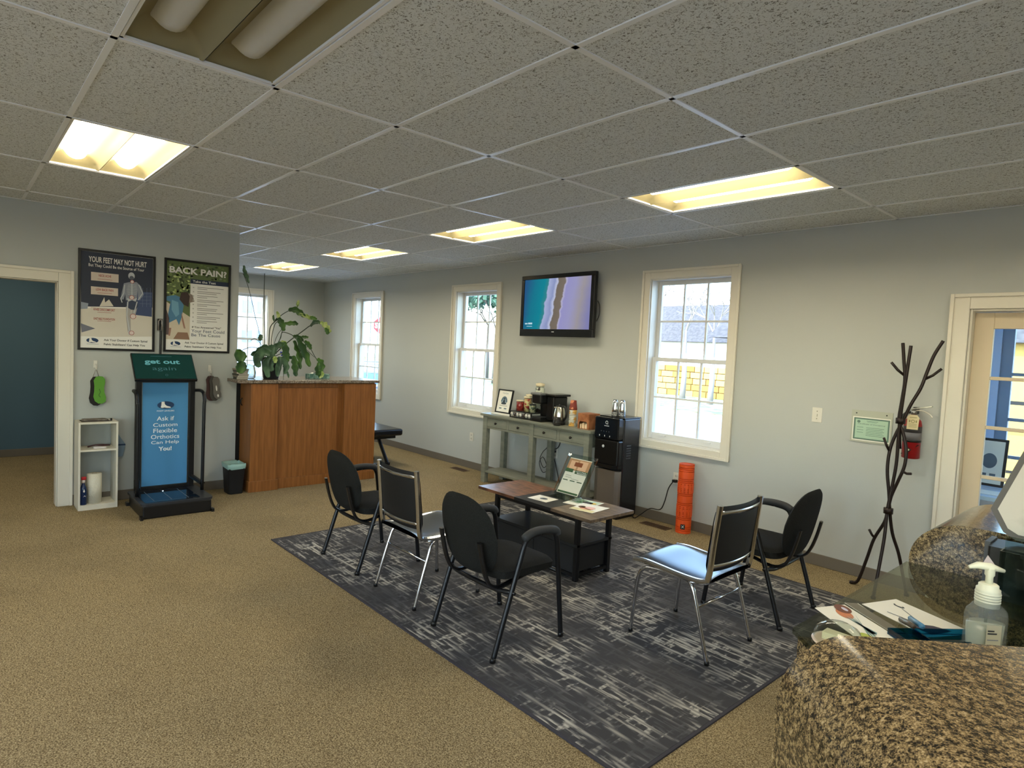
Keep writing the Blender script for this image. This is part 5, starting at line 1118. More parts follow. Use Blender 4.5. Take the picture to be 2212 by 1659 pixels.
# plant
PX = -1.58
t = thing('potted_plant', 'large climbing cactus plant in a dark pot on the wooden counter', 'plant', (PX, 0.925, ZT))
obj('pot', MB().lathe([(0.075, 0), (0.08, 0.01), (0.104, 0.2), (0.108, 0.235), (0.098, 0.235), (0.092, 0.2), (0, 0.2)], (PX, 0.925, ZT), 26), mat('dark_pot', '#14171a', 0.5), t, world=True)
obj('soil', MB().lathe([(0.093, 0), (0, 0.012)], (PX, 0.925, ZT+0.202), 16), mat('soil', '#2b2019', 0.9), t, world=True)
LG = mat('leaf_green', '#24451a', 0.42, noise=('#4a7029', 8, 3, 0.4, 0.65)); LY = mat('leaf_yellow_green', '#7f9a46', 0.45, noise=('#b9c581', 20, 3, 0.4, 0.6)); LD = mat('leaf_dark', '#23402a', 0.4, noise=('#4d6b4d', 8, 3, 0.4, 0.6)); STM = mat('stem_dark', '#27331f', 0.5)
def stem(pts, r=0.004, dx=0.0): obj('stem', MB().tube(smooth_path([(PX+dx+(p[2] if len(p) > 2 else 0), p[0], p[1]) for p in pts], 6), r, 6), STM, t, world=True)
def leafp(pts, wd, m=LG, dx=0.0, wav=0.18, roll=0.0, face=(1, 0, 0)):
    """leaf blade along a path in the (y,z) plane with crenate outline; depth from fold and droop"""
    P = smooth_path([(PX+dx+(p[2] if len(p) > 2 else 0), p[0], p[1]) for p in pts], 7); n = len(P)-1; mb = MB()
    def g(u, v):
        i = min(int(round(v*n)), n); p = P[i]; a = P[max(i-1, 0)]; b = P[min(i+1, n)]; tg = (b-a).normalized()
        side = Vector(face).cross(tg).normalized(); side = (side*cos(roll)+Vector(face)*sin(roll))
        w_ = wd*(sin(pi*min(1, v*0.93+0.05)))**0.6*(1+wav*sin(v*22+ (1.5 if u < 0.5 else 0)))
        q = 2*u-1; return p+side*q*w_/2+Vector(face)*(0.15*wd*q*q)
    mb.grid(g, 6, n); return obj('leaf', mb, m, t, world=True, fixn=False, solid=0.0015)
stem([(0.925, 1.43), (0.99, 1.56), (1.035, 1.71), (1.03, 1.74)]); stem([(0.90, 1.43), (0.895, 1.60), (0.905, 1.75), (0.955, 1.82), (0.985, 1.84)], 0.005); stem([(0.91, 1.43), (0.91, 1.62), (0.94, 1.78), (0.985, 1.83)], 0.004, 0.03)
stem([(0.94, 1.43), (0.955, 1.58), (0.99, 1.68), (1.03, 1.735)], 0.003); stem([(0.94, 1.43), (0.96, 1.52), (1.02, 1.64), (1.04, 1.705), (1.13, 1.69), (1.19, 1.655)], 0.0045)
stem([(0.985, 1.84), (1.02, 1.89), (1.10, 1.945), (1.17, 1.965), (1.20, 2.0), (1.205, 2.02)], 0.004); stem([(0.94, 1.44), (1.05, 1.55), (1.16, 1.645), (1.27, 1.73), (1.36, 1.80), (1.45, 1.835)], 0.0055)
stem([(1.24, 1.65), (1.30, 1.60), (1.36, 1.55), (1.41, 1.47), (1.45, 1.41)], 0.004); stem([(1.28, 1.56), (1.35, 1.50), (1.42, 1.44)], 0.003); stem([(0.93, 1.42), (1.03, 1.47), (1.12, 1.50)], 0.004); stem([(0.86, 1.42), (0.845, 1.7), (0.83, 2.0), (0.83, 2.33)], 0.004); stem([(0.80, 1.42), (0.79, 1.62), (0.765, 1.75), (0.735, 1.85), (0.70, 2.0), (0.65, 2.18), (0.60, 2.30)], 0.003, 0.02)
stem([(0.88, 1.42), (0.80, 1.50), (0.70, 1.53), (0.61, 1.50), (0.57, 1.46)], 0.003, 0.05); stem([(0.86, 1.44), (0.82, 1.55), (0.75, 1.62), (0.70, 1.60)], 0.003)
leafp([(1.10, 1.955), (1.17, 1.965), (1.24, 1.93), (1.29, 1.895)], 0.07, LG); leafp([(1.22, 1.925), (1.30, 1.905), (1.36, 1.885), (1.41, 1.875)], 0.045, LY); leafp([(1.345, 1.895), (1.38, 1.885), (1.425, 1.875)], 0.045, LG, 0.02)
leafp([(1.20, 2.00), (1.205, 2.04), (1.215, 2.075)], 0.035, LY); leafp([(0.985, 1.85), (0.985, 1.89), (0.965, 1.93)], 0.04, LY, 0.01); leafp([(0.945, 1.82), (0.935, 1.86), (0.935, 1.89)], 0.022, LG)
leafp([(0.98, 1.86), (1.02, 1.80), (1.045, 1.72)], 0.07, LG, 0.02); leafp([(1.05, 1.80), (1.12, 1.81), (1.18, 1.815), (1.21, 1.80)], 0.05, LG); leafp([(0.955, 1.83), (0.99, 1.85), (1.03, 1.82)], 0.03, LD)
leafp([(1.36, 1.79), (1.40, 1.84), (1.45, 1.845), (1.49, 1.83)], 0.045, LD); leafp([(1.47, 1.84), (1.52, 1.82), (1.56, 1.78), (1.60, 1.735)], 0.065, LY, 0.01, 0.3); leafp([(1.52, 1.78), (1.55, 1.74), (1.545, 1.71)], 0.05, LG, 0.03)
leafp([(1.16, 1.67), (1.22, 1.66), (1.28, 1.62)], 0.05, LG); leafp([(1.24, 1.66), (1.29, 1.665), (1.34, 1.665)], 0.035, LG)
leafp([(1.20, 1.65), (1.24, 1.58), (1.28, 1.50), (1.32, 1.42), (1.35, 1.33)], 0.085, LG, 0.02, 0.22); leafp([(1.17, 1.62), (1.20, 1.55), (1.23, 1.48), (1.245, 1.38), (1.25, 1.30)], 0.06, LG, 0.0, 0.3); leafp([(1.28, 1.62), (1.33, 1.58), (1.36, 1.53)], 0.055, LG, 0.03)
leafp([(1.44, 1.42), (1.48, 1.39), (1.50, 1.33), (1.49, 1.26)], 0.07, LG, 0.02, 0.25); leafp([(1.45, 1.38), (1.44, 1.30), (1.46, 1.25), (1.49, 1.215)], 0.07, LG, 0.04, 0.25); leafp([(1.49, 1.28), (1.50, 1.24), (1.46, 1.205)], 0.035, LY, 0.05)
leafp([(1.15, 1.45), (1.17, 1.38), (1.18, 1.30), (1.19, 1.22)], 0.075, LG, 0.03, 0.2); leafp([(1.08, 1.46), (1.13, 1.43), (1.19, 1.42), (1.21, 1.38)], 0.035, LD)
leafp([(1.03, 1.60), (1.05, 1.53), (1.06, 1.45), (1.08, 1.38)], 0.08, LG, 0.06, 0.15); leafp([(0.97, 1.44), (0.965, 1.37), (0.955, 1.30), (0.95, 1.22)], 0.07, LD, 0.11, 0.05); leafp([(1.0, 1.44), (1.03, 1.38), (1.05, 1.32), (1.03, 1.25)], 0.07, LD, 0.10, 0.15)
leafp([(0.93, 1.46), (0.89, 1.52), (0.86, 1.55)], 0.10, LD, 0.08); leafp([(0.98, 1.54), (1.03, 1.58), (1.0, 1.60)], 0.07, LY, 0.05); leafp([(0.90, 1.50), (0.97, 1.56), (1.04, 1.58)], 0.07, LD, 0.06); leafp([(0.90, 1.55), (0.88, 1.45), (0.87, 1.35), (0.90, 1.28)], 0.09, LD, 0.10)
leafp([(0.88, 1.50), (0.80, 1.53), (0.73, 1.48), (0.66, 1.45)], 0.07, LD, 0.12); leafp([(0.86, 1.46), (0.78, 1.48), (0.72, 1.40), (0.75, 1.32)], 0.10, LD, 0.13, 0.1); leafp([(0.86, 1.44), (0.82, 1.37), (0.83, 1.29), (0.85, 1.21)], 0.08, LD, 0.12, 0.1)
leafp([(0.90, 1.44), (0.91, 1.41), (0.915, 1.37)], 0.05, LY, 0.14); leafp([(0.575, 1.49), (0.555, 1.45), (0.555, 1.37)], 0.13, LG, 0.12, 0.05); leafp([(0.575, 1.38), (0.56, 1.32), (0.55, 1.255)], 0.11, LG, 0.13, 0.08)
leafp([(0.59, 2.38), (0.60, 2.32), (0.625, 2.26), (0.645, 2.20)], 0.04, LD, 0.06); leafp([(0.79, 1.60), (0.80, 1.64), (0.81, 1.67)], 0.05, LD); leafp([(1.05, 1.30), (1.08, 1.25), (1.09, 1.205)], 0.025, LD, 0.08)
t = thing('glass_vase', 'clear glass vase gleaming behind the plant leaves at the counter end', 'vase', (-1.62, 0.72, ZT))
obj('vase', MB().lathe([(0.03, 0), (0.048, 0.01), (0.055, 0.06), (0.045, 0.12), (0.038, 0.15)], n=22), mat('vase_glass', '#e9efef', 0.03, trans=1.0, ior=1.45), t, solid=0.003)
for k in range(6):
    tb = thing('book', ['lowest', 'second', 'third', 'fourth', 'fifth', 'topmost'][k]+' paperback of the small stack at the left end of the wooden counter', 'book', (-1.60, 0.61, ZT+0.018*k), rz=0.1*(k % 3)-0.1, group='paperbacks stacked on the wooden counter')
    obj('pages', MB().box(-0.075, 0.075, -0.055, 0.055, 0.002, 0.015), mat('page_edges', '#b9b1a0', 0.8), tb); obj('cover', MB().box(-0.077, 0.077, -0.057, 0.057, 0, 0.002).box(-0.077, 0.077, -0.057, 0.057, 0.015, 0.017).box(-0.077, 0.077, -0.057, -0.055, 0.002, 0.015), mat(['cover_a', 'cover_b'][k % 2], ['#4b4a44', '#8b8071'][k % 2], 0.6), tb)
t = thing('tissue_box', 'green patterned tissue box on the wooden counter with tissue showing', 'tissue box', (-1.66, 1.50, ZT))
obj('box', MB().box(-0.055, 0.055, -0.125, 0.125, 0, 0.055), mat('tissue_green', '#4f7468', 0.6, noise=('#86a396', 30, 2, 0.45, 0.6)), t, bevel=0.002)
mb = MB(); mb.grid(lambda u, v: (-0.03+0.06*v, -0.08+0.13*u, 0.056+0.03*sin(pi*u)*(0.6+0.4*cos(7*u+4*v))), 12, 4); obj('tissue', mb, PAPER, t, solid=0.001, fixn=False)
t = thing('blue_flower', 'small bright blue flower ornament behind the plant leaves', 'flower', (-1.72, 1.12, ZT))
BF = mat('flower_blue', '#2a3fc4', 0.5)
obj('stem', MB().tube([(0, 0, 0), (0.0, 0.0, 0.27)], 0.003, 6), STM, t)
for k in range(14):
    a = k*2.4; r = 0.012+0.028*(k/14); obj('petal', MB().lathe([(0, 0), (0.010, 0.004), (0.012, 0.012), (0, 0.018)], (0.02*cos(a*1.3), r*cos(a), 0.27+r*sin(a)), 7), BF, t)
# treatment bench
t = thing('treatment_bench', 'black padded treatment bench on splayed legs beyond the wooden counter', 'bench', (-2.3, 2.55, 0))
PAD = mat('black_leatherette', '#111217', 0.22, bump=(9, 0.5, (6, 0.6, 1)))
mb = MB().box(-2.90, -1.82, 2.36, 2.80, 0.42, 0.51); obj('pad', mb, PAD, t, world=True, bevel=0.03, seg=4)
obj('deck', MB().box(-2.86, -1.95, 2.40, 2.76, 0.37, 0.42), BLACK, t, world=True)
for (x0, x1) in ((-2.35, -2.02), (-2.75, -2.45)):
    for y in (2.42, 2.70): obj('leg', MB().tube([(x0, y, 0.39), (x1, y, 0.0)], 0.02, 8, flat=(1.2, 0.7)), BLKM, t, world=True)
    obj('cross_bar', MB().box(x1-0.02, x1+0.02, 2.40, 2.72, 0, 0.035), BLKM, t, world=True)

# ================================================================== GRANITE RECEPTION DESK (foreground)
def D2(sv, av, z):   # s across, a along the near wing (turned 45 degrees)
    return (5.008+0.7071*(sv+av), -0.348+0.7071*(sv-av), z)
t = thing('granite_desk', 'large brown granite reception desk with rolled edges in the right foreground', 'desk', (4.95, 0.1, 0))
prof = [(0.42, 1.156), (-0.15, 1.156)]
for k in range(1, 13):
    a = radians(90+90*k/12); prof.append((-0.19+0.126*cos(a), 1.016+0.14*sin(a)))
prof += [(-0.316, 0.86)]
for k in range(1, 9):
    a = radians(180+90*k/8); prof.append((-0.18+0.136*cos(a), 0.86+0.11*sin(a)))
prof += [(0.42, 0.75)]
obj('near_wing', MB().prism(prof, lambda a, b, k: D2(a, 1.7*k, b), smooth=True), GRAN, t, world=True, bevel=0.004)
fp = [(5.30, 1.154), (4.81, 1.154)]
for k in range(1, 25):
    a = radians(90+180*k/24); fp.append((4.81+0.157*cos(a)*(1.0), 1.014+0.14*sin(a)))
fp += [(5.30, 0.874)]
obj('far_wing', MB().prism(fp, lambda a, b, k: (a, 0.663+0.50*k, b), smooth=True), GRAN, t, world=True, bevel=0.003)
obj('desk_body', MB().prism([(4.86, 0.70), (5.35, 0.70), (5.35, 1.12), (4.86, 1.12)], lambda a, b, k: (a, b, 0.02+0.86*k)), GRAN, t, world=True)
obj('desk_body', MB().prism([(-0.18, 0.04), (0.35, 0.04), (0.35, 1.65), (-0.18, 1.65)], lambda a, b, k: D2(a, b, 0.02+0.74*k)), GRAN, t, world=True)
obj('corner_block', MB().prism([(4.655, -0.175), (4.70, -0.222), (4.80, -0.12), (4.755, -0.075)], lambda a, b, k: (a, b, 0.60+0.384*k)), GRAN, t, world=True, bevel=0.004)
obj('inner_panel', MB().prism([(4.90, -0.30), (4.95, -0.30), (4.95, 0.66), (4.90, 0.66)], lambda a, b, k: (a, b, 0.0+0.72*k)), mat('desk_inner_dark', '#3b3224', 0.3), t, world=True)
obj('worktop', MB().prism([(4.83, -0.10), (5.6, -0.10), (5.6, 0.66), (4.83, 0.66)], lambda a, b, k: (a, b, 0.72+0.03*k)), mat('dark_worktop', '#37301f', 0.25), t, world=True, bevel=0.003)
GL = bpy.data.materials.new('smoked_glass'); GL.use_nodes = True; MATS['smoked_glass'] = GL
n = GL.node_tree.nodes; l = GL.node_tree.links; n.remove(n['Principled BSDF'])
a_ = n.new('ShaderNodeBsdfTransparent'); a_.inputs[0].default_value = lin('#d9ddd0'); g_ = n.new('ShaderNodeBsdfGlossy'); g_.inputs['Roughness'].default_value = 0.03
f_ = schlick(n, l); m_ = n.new('ShaderNodeMixShader'); l.new(f_.outputs[0], m_.inputs[0]); l.new(a_.outputs[0], m_.inputs[1]); l.new(g_.outputs[0], m_.inputs[2]); l.new(m_.outputs[0], n['Material Output'].inputs[0])
obj('glass_shelf', MB().prism([(4.642, -0.175), (4.70, -0.228), (4.83, -0.36), (5.25, 0.08), (5.55, 0.2), (5.55, 0.662), (4.648, 0.662)], lambda a, b, k: (a, b, 0.988+0.012*k)), GL, t, world=True, bevel=0.002)
GZ = 1.0005
# leaflets on the glass
def gleaf(label, pts, z, m=PAPER): return leaf('leaflet', label, pts, m, z, group='leaflets on the glass shelf', th=0.001)
t, s, U, V = gleaf('cream leaflet with orange and blue feather artwork at the left end of the glass shelf', [(4.625, -0.005), (4.785, -0.125), (4.85, -0.04), (4.665, 0.085)], GZ)
s.ell(U*0.12, V*0.75, 0.028, 0.02, G('umber art', '#6b3a24'), 2).ell(U*0.14, V*0.78, 0.013, 0.006, G('violet art', '#c9c3d8'), 3).ell(U*0.25, V*0.6, 0.03, 0.018, G('orange art', '#c77a50'), 1)
for k in range(7): s.poly([(U*0.3, V*(0.5+0.06*k)), (U*(0.85+0.02*k), V*(0.62-0.05*k)), (U*(0.8), V*(0.72-0.05*k))], G(*[('teal art', '#6f9297'), ('pale art', '#b5c2bb')][k % 2]), 2)
s.ell(U*0.9, V*0.3, 0.03, 0.014, G('lime art', '#a9b54d'), 2); s.build('artwork', t)
t, s, U, V = gleaf('white leaflet with small black drawing further back on the glass shelf', [(4.692, 0.131), (4.865, 0.045), (4.935, 0.165), (4.738, 0.25)], GZ)
s.ell(U*0.2, V*0.72, 0.016, 0.008, G('ink', '#2d3a44')).ell(U*0.19, V*0.735, 0.011, 0.005, PAPER, 2).line([(U*0.28, V*0.66), (U*0.55, V*0.5)], 0.0025, G('grey', '#78858c')).poly([(U*0.62, V*0.1), (U*0.98, V*0.15), (U*0.98, V*0.7), (U*0.8, V*0.55)], G('violet ink', '#3a3448'), 2).line([(U*0.3, V*0.2), (U*0.6, V*0.3)], 0.004, G('grey', '#78858c')); s.build('artwork', t)
t, s, U, V = gleaf('grey leaflet lying between the two artwork leaflets', [(4.66, 0.10), (4.85, -0.035), (4.865, -0.02), (4.685, 0.125)], GZ); s.rect(0, 0, U, V*0.9, G('dim', '#6b6656')); s.build('artwork', t)
# pens
for k, (c_, lb, p, q) in enumerate((('#4a7fa6', 'blue marker pen leaning on the blue tray', (4.812, 0.105, 1.012), (4.86, 0.012, 1.034)), ('#4c443c', 'grey marker pen beside the blue one on the tray', (4.797, 0.085, 1.009), (4.845, 0.0, 1.032)))):
    tp = thing('marker_pen', lb, 'pen', q); P_, Q_ = Vector(p), Vector(q)
    obj('barrel', MB().tube([P_, P_*0.45+Q_*0.55, Q_], 0.0062, 12), mat('pen_%s' % ['blue', 'grey'][k], c_, 0.4), tp, world=True); obj('cap', MB().tube([Q_+(P_-Q_)*0.97, P_+(P_-Q_)*0.03], [0.0066, 0.005], 12), mat('pen_cap_%s' % ['blue', 'grey'][k], ['#5d93b8', '#5a4f46'][k], 0.4), tp, world=True)
# blue acrylic card tray
t = thing('card_tray', 'transparent blue acrylic card tray on the glass shelf behind the granite edge', 'tray', (4.93, -0.0, GZ))
BA = glass_mat('blue_acrylic', '#5aa9c6')
v0 = Vector((4.853, -0.062, 0)); du = Vector((0.62, 0.785, 0)).normalized(); dn = Vector((du.y, -du.x, 0)); 
def TR(a, b, z): p = v0+du*a-dn*b; return (p.x, p.y, GZ+z)
def tb_(name, a0, a1, b0, b1, z0, z1):
    mb = MB(); mb.add([TR(a, b, z) for z in (z0, z1) for a, b in ((a0, b0), (a1, b0), (a1, b1), (a0, b1))], [(0, 3, 2, 1), (4, 5, 6, 7), (0, 1, 5, 4), (1, 2, 6, 5), (2, 3, 7, 6), (3, 0, 4, 7)]); obj(name, mb, BA, t, world=True)
tb_('tray_floor', 0, 0.21, 0, 0.07, 0.0, 0.003); tb_('front_wall', 0, 0.21, 0, 0.003, 0.003, 0.016); tb_('back_wall', 0, 0.21, 0.067, 0.07, 0.003, 0.016); tb_('end_wall', 0, 0.003, 0.003, 0.067, 0.003, 0.016); tb_('end_wall', 0.207, 0.21, 0.003, 0.067, 0.003, 0.016); tb_('divider', 0.06, 0.063, 0.003, 0.067, 0.003, 0.016)
# clear dome dish
t = thing('clear_dish', 'clear plastic domed dish with wrapped sweets at the near corner of the glass shelf', 'dish', (4.742, -0.17, GZ))
CP = glass_mat('clear_plastic', '#e6ebe6')
mb = MB(); mb.lathe([(0.050, 0.0), (0.051, 0.016), (0.044, 0.034), (0.024, 0.045), (0, 0.048)], n=28); obj('dome', mb, CP, t); obj('card_insert', MB().box(-0.03, 0.035, -0.012, 0.018, 0.001, 0.02), mat('cream_card', '#d9d3b5', 0.5), t); obj('base_ring', MB().lathe([(0.052, 0), (0.054, 0.004), (0.046, 0.004)], n=28), mat('dish_rim', '#cdb6a5', 0.3), t)
# pump bottle
t = thing('pump_bottle', 'clear hand sanitiser pump bottle on the glass shelf', 'bottle', (4.963, 0.09, GZ))
CL = haze('bottle_plastic', '#d5dad0', 0.12)
def bring(z, rx, ry): return [(4.963+cos(2*pi*k/28)*rx*0.67-sin(2*pi*k/28)*ry*-0.74, 0.09+cos(2*pi*k/28)*rx*0.74+sin(2*pi*k/28)*ry*-0.67, GZ+z) for k in range(28)]
obj('body', loft([bring(0, 0.040, 0.027), bring(0.004, 0.045, 0.031), bring(0.078, 0.046, 0.031), bring(0.09, 0.043, 0.029), bring(0.102, 0.03, 0.024), bring(0.106, 0.026, 0.024)]), CL, t, world=True)
obj('gel', loft([bring(0.003, 0.038, 0.025), bring(0.06, 0.041, 0.027), bring(0.0605, 0.001, 0.001)]), haze('sanitiser_gel', '#c3ccbc', 0.45), t, world=True)
FR = mat('frosted_white', '#cfccb4', 0.4)
obj('collar', MB().lathe([(0.024, 0.10), (0.0245, 0.132), (0.0235, 0.136), (0.0235, 0.14), (0.0195, 0.142), (0.0195, 0.149), (0.016, 0.152), (0, 0.152)], (4.963, 0.09, GZ), 26), FR, t, world=True)
for k in range(4): obj('ridge', MB().lathe([(0.0246, 0.110+k*0.006), (0.0252, 0.112+k*0.006), (0.0246, 0.114+k*0.006)], (4.963, 0.09, GZ), 26), FR, t, world=True)
obj('pump_stem', MB().lathe([(0.0075, 0.152), (0.0075, 0.168), (0.010, 0.172), (0.010, 0.186), (0.012, 0.190), (0, 0.193)], (4.963, 0.09, GZ), 16), FR, t, world=True)
obj('nozzle', MB().tube([(4.963+0.022, 0.09+0.022, GZ+0.182), (4.963, 0.09, GZ+0.190), (4.963-0.020, 0.09-0.018, GZ+0.192), (4.963-0.034, 0.09-0.029, GZ+0.186)], [0.004, 0.009, 0.008, 0.004], 12), FR, t, world=True)
obj('dip_tube', MB().tube([(4.963, 0.09, GZ+0.01), (4.963, 0.09, GZ+0.10)], 0.003, 8), CP, t, world=True)
s = Sheet((4.972, 0.053, GZ+0.012), (0.67, 0.74, 0), (0, 0, 1), (0.74, -0.67, 0)); s.rect(0, 0, 0.034, 0.055, G('label cream', '#c9c6ac')); s.rect(0.003, 0.040, 0.018, 0.043, INK, 2).rect(0.003, 0.034, 0.024, 0.037, INK, 2).rect(0.003, 0.02, 0.028, 0.022, GHOST, 2); s.build('label', t)
# acrylic leaflet holder and black box stand with slanted board
t = thing('leaflet_holder', 'clear acrylic leaflet holder with a small white card behind the pump bottle', 'holder', (5.02, 0.40, GZ))
mb = MB().box(4.935, 5.20, 0.36, 0.363, GZ, GZ+0.17).box(4.935, 5.20, 0.42, 0.423, GZ, GZ+0.20).box(4.935, 4.938, 0.363, 0.42, GZ, GZ+0.17).box(4.935, 5.20, 0.363, 0.42, GZ, GZ+0.003).box(5.03, 5.033, 0.363, 0.42, GZ, GZ+0.17)
obj('acrylic_box', mb, ACR, t, world=True)
obj('card', MB().add([(4.902, 0.357, GZ+0.128), (4.922, 0.357, GZ+0.115), (4.928, 0.357, GZ+0.13), (4.911, 0.357, GZ+0.152)], [(0, 1, 2, 3)]), mat('pinkish_card', '#b9a9a6', 0.6), t, world=True, solid=0.001)
t = thing('tablet_stand', 'black box stand holding a slanted cream board at the right edge', 'stand', (5.05, 0.56, GZ))
obj('box_base', MB().prism([(4.885, 0.50), (5.25, 0.50), (5.25, 0.62), (4.885, 0.62)], lambda a, b, k: (a+0.0*k, b, GZ+0.145*k)), mat('stand_black', '#111213', 0.35), t, world=True, bevel=0.006)
obj('side_bevel', MB().prism([(4.872, 0.53), (4.885, 0.53), (4.885, 0.62), (4.872, 0.62)], lambda a, b, k: (a, b, GZ+0.15*k)), mat('stand_grey', '#3f4144', 0.4), t, world=True)
mb = MB(); bp_ = [(4.90, 1.172), (4.865, 1.232), (4.955, 1.50), (5.30, 1.56), (5.30, 1.15), (4.93, 1.155)]
obj('board_frame', MB().prism(bp_, lambda a, b, k: (a, 0.60+0.025*k+0.12*(b-1.17), b)), mat('board_edge', '#4a4640', 0.5), t, world=True, bevel=0.002)
bp2 = [(4.91, 1.185), (4.882, 1.235), (4.968, 1.49), (5.29, 1.545), (5.29, 1.168), (4.935, 1.172)]
obj('board_face', MB().prism(bp2, lambda a, b, k: (a, 0.597+0.003*k+0.12*(b-1.17), b)), mat('board_cream', '#b7b1a4', 0.7, noise=('#a29c8f', 14, 3, 0.4, 0.7)), t, world=True)

# ================================================================== OUTSIDE THE WINDOWS
GZ0 = -0.9
GRD = mat('pavement', '#7d8088', 0.85, noise=('#8f9199', 4, 4, 0.4, 0.6))
B('ground', -90, 40, 5.95, 130, GZ0-0.1, GZ0, GRD, tags=STR)
B('ground_side', -90, -6.4, -60, 5.95, GZ0-0.1, GZ0, GRD, tags=STR)
B('ground_front', -6.4, 40, -60, -5.6, GZ0-0.1, GZ0, GRD, tags=STR)
B('ground_entry', 8.0, 40, -5.6, 5.95, GZ0-0.1, GZ0, GRD, tags=STR)
GRS = mat('winter_grass', '#5f7a48', 0.9, noise=('#a3a98c', 1.4, 5, 0.4, 0.6))
obj('lawn', MB().box(-60, 10, 24.0, 33.6, GZ0, GZ0+0.05), GRS, world=True, tags=T('strip of pale winter grass below the stone wall outside', 'lawn'))
obj('lawn', MB().box(-90, -34, 34, 70, GZ0, GZ0+0.9), GRS, world=True, tags=T('raised pale grass slope seen through the two left windows', 'lawn'))
# kerb of pale blocks
kb = thing('kerb', 'low pale kerb of blocks along the street outside', 'kerb', (-20, 22, GZ0))
km = MB().box(-0.7, 0.7, -0.15, 0.15, 0, 0.28); kmesh = None; KB = mat('kerb_white', '#b4b8ba', 0.8)
for k in range(26):
    if kmesh is None: o = obj('kerb_block', km, KB, kb, bevel=0.03); kmesh = o
    else: o = kmesh.copy(); COL.objects.link(o)
    o.location = (-20+k*1.46-12, 0, 0)
# stone retaining wall in courses
sw = thing('stone_wall', 'sunlit yellow stone retaining wall across the street', 'wall', (-17, 34, GZ0))
ST = [mat('sandstone_a', '#9a7738', 0.9), mat('sandstone_b', '#ad8d52', 0.9), mat('sandstone_c', '#7e5f30', 0.9)]
obj('wall_core', MB().box(-7, 7, 0.12, 0.6, 0, 2.0), mat('wall_core', '#8c7a58', 0.9), sw)
rr = random.Random(5); protos = {}
for row in range(5):
    x = -7.0+rr.uniform(-0.4, 0)
    while x < 6.6:
        wd = rr.choice([0.7, 0.95, 1.3]); c_ = rr.randrange(3)
        if (wd, c_) not in protos:
            o = obj('stone', MB().box(0.02, wd-0.02, 0, 0.16, 0.02, 0.38), ST[c_], sw, bevel=0.03); protos[(wd, c_)] = o
        else: o = protos[(wd, c_)].copy(); COL.objects.link(o)
        o.location = (x, -rr.uniform(0, 0.06), row*0.4); x += wd
# house above the wall
hs = thing('house', 'white sided house with grey roof above the stone wall outside', 'house', (-17, 37, 1.0))
SD = mat('white_siding', '#b5b7b6', 0.7); RF = mat('roof_shingle', '#514f50', 0.9, noise=('#434143', 6, 3, 0.4, 0.6))
obj('wall', MB().box(-7, 7, 0, 6, -1.9, 1.9), SD, hs)
for k in range(12): obj('siding_board', MB().prism([(0.0, 0), (-0.05, 0), (-0.02, 0.15), (0, 0.15)], lambda a, b, q, k=k: (-7+14*q, a, 0.02+0.155*k+b)), SD, hs)
obj('roof', MB().prism([(-0.5, 1.75), (3.0, 4.6), (6.5, 1.75)], lambda a, b, k: (-7.5+15*k, a, b)), RF, hs)
wf = obj('window', MB().box(-0.85, 0.15, -0.1, -0.03, 0.75, 1.35), WHITE, hs); obj('pane', MB().box(-0.8, 0.1, -0.12, -0.1, 0.8, 1.3), mat('far_glass', '#7f97a8', 0.2), wf)
hs2 = thing('house', 'tall white house with dark windows seen through the alcove end window', 'house', (-36, 12, GZ0))
obj('wall', MB().box(-5, 0, -8, 5, 0, 7.5), SD, hs2); obj('roof', MB().prism([(-5.4, 7.5), (-2.5, 9.8), (0.4, 7.5)], lambda a, b, k: (a, -8.5+14*k, b)), RF, hs2)
for z in (2.6, 4.5):
    for y in (-6.5, -4.5, -2.5, -0.6, 0.35, 1.3):
        f_o = obj('window', MB().box(0, 0.06, y-0.32, y+0.32, z-0.4, z+0.4), mat('far_window_frame', '#8c98a6', 0.5), hs2); obj('pane', MB().box(0.06, 0.08, y-0.26, y+0.26, z-0.34, z+0.34), MATS['far_glass'], f_o)
hs3 = thing('building', 'yellow sided building with railing seen through the glazed door', 'building', (0.5, 16, GZ0))
obj('wall', MB().box(-5, 9, 0, 5, 0, 3.2), mat('yellow_siding', '#ab8f4c', 0.8), hs3); obj('roof', MB().prism([(-0.4, 3.2), (2.5, 5.2), (5.4, 3.2)], lambda a, b, k: (-5.5+15*k, a, b)), RF, hs3)
for k in range(24): obj('railing_post', MB().box(-4.5+k*0.5, -4.46+k*0.5, -1.0, -0.96, 0.4, 1.9), BLKM, hs3)
obj('railing_bar', MB().box(-4.5, 7.1, -1.0, -0.96, 1.86, 1.94).box(-4.5, 7.1, -1.0, -0.96, 0.4, 0.46), BLKM, hs3)
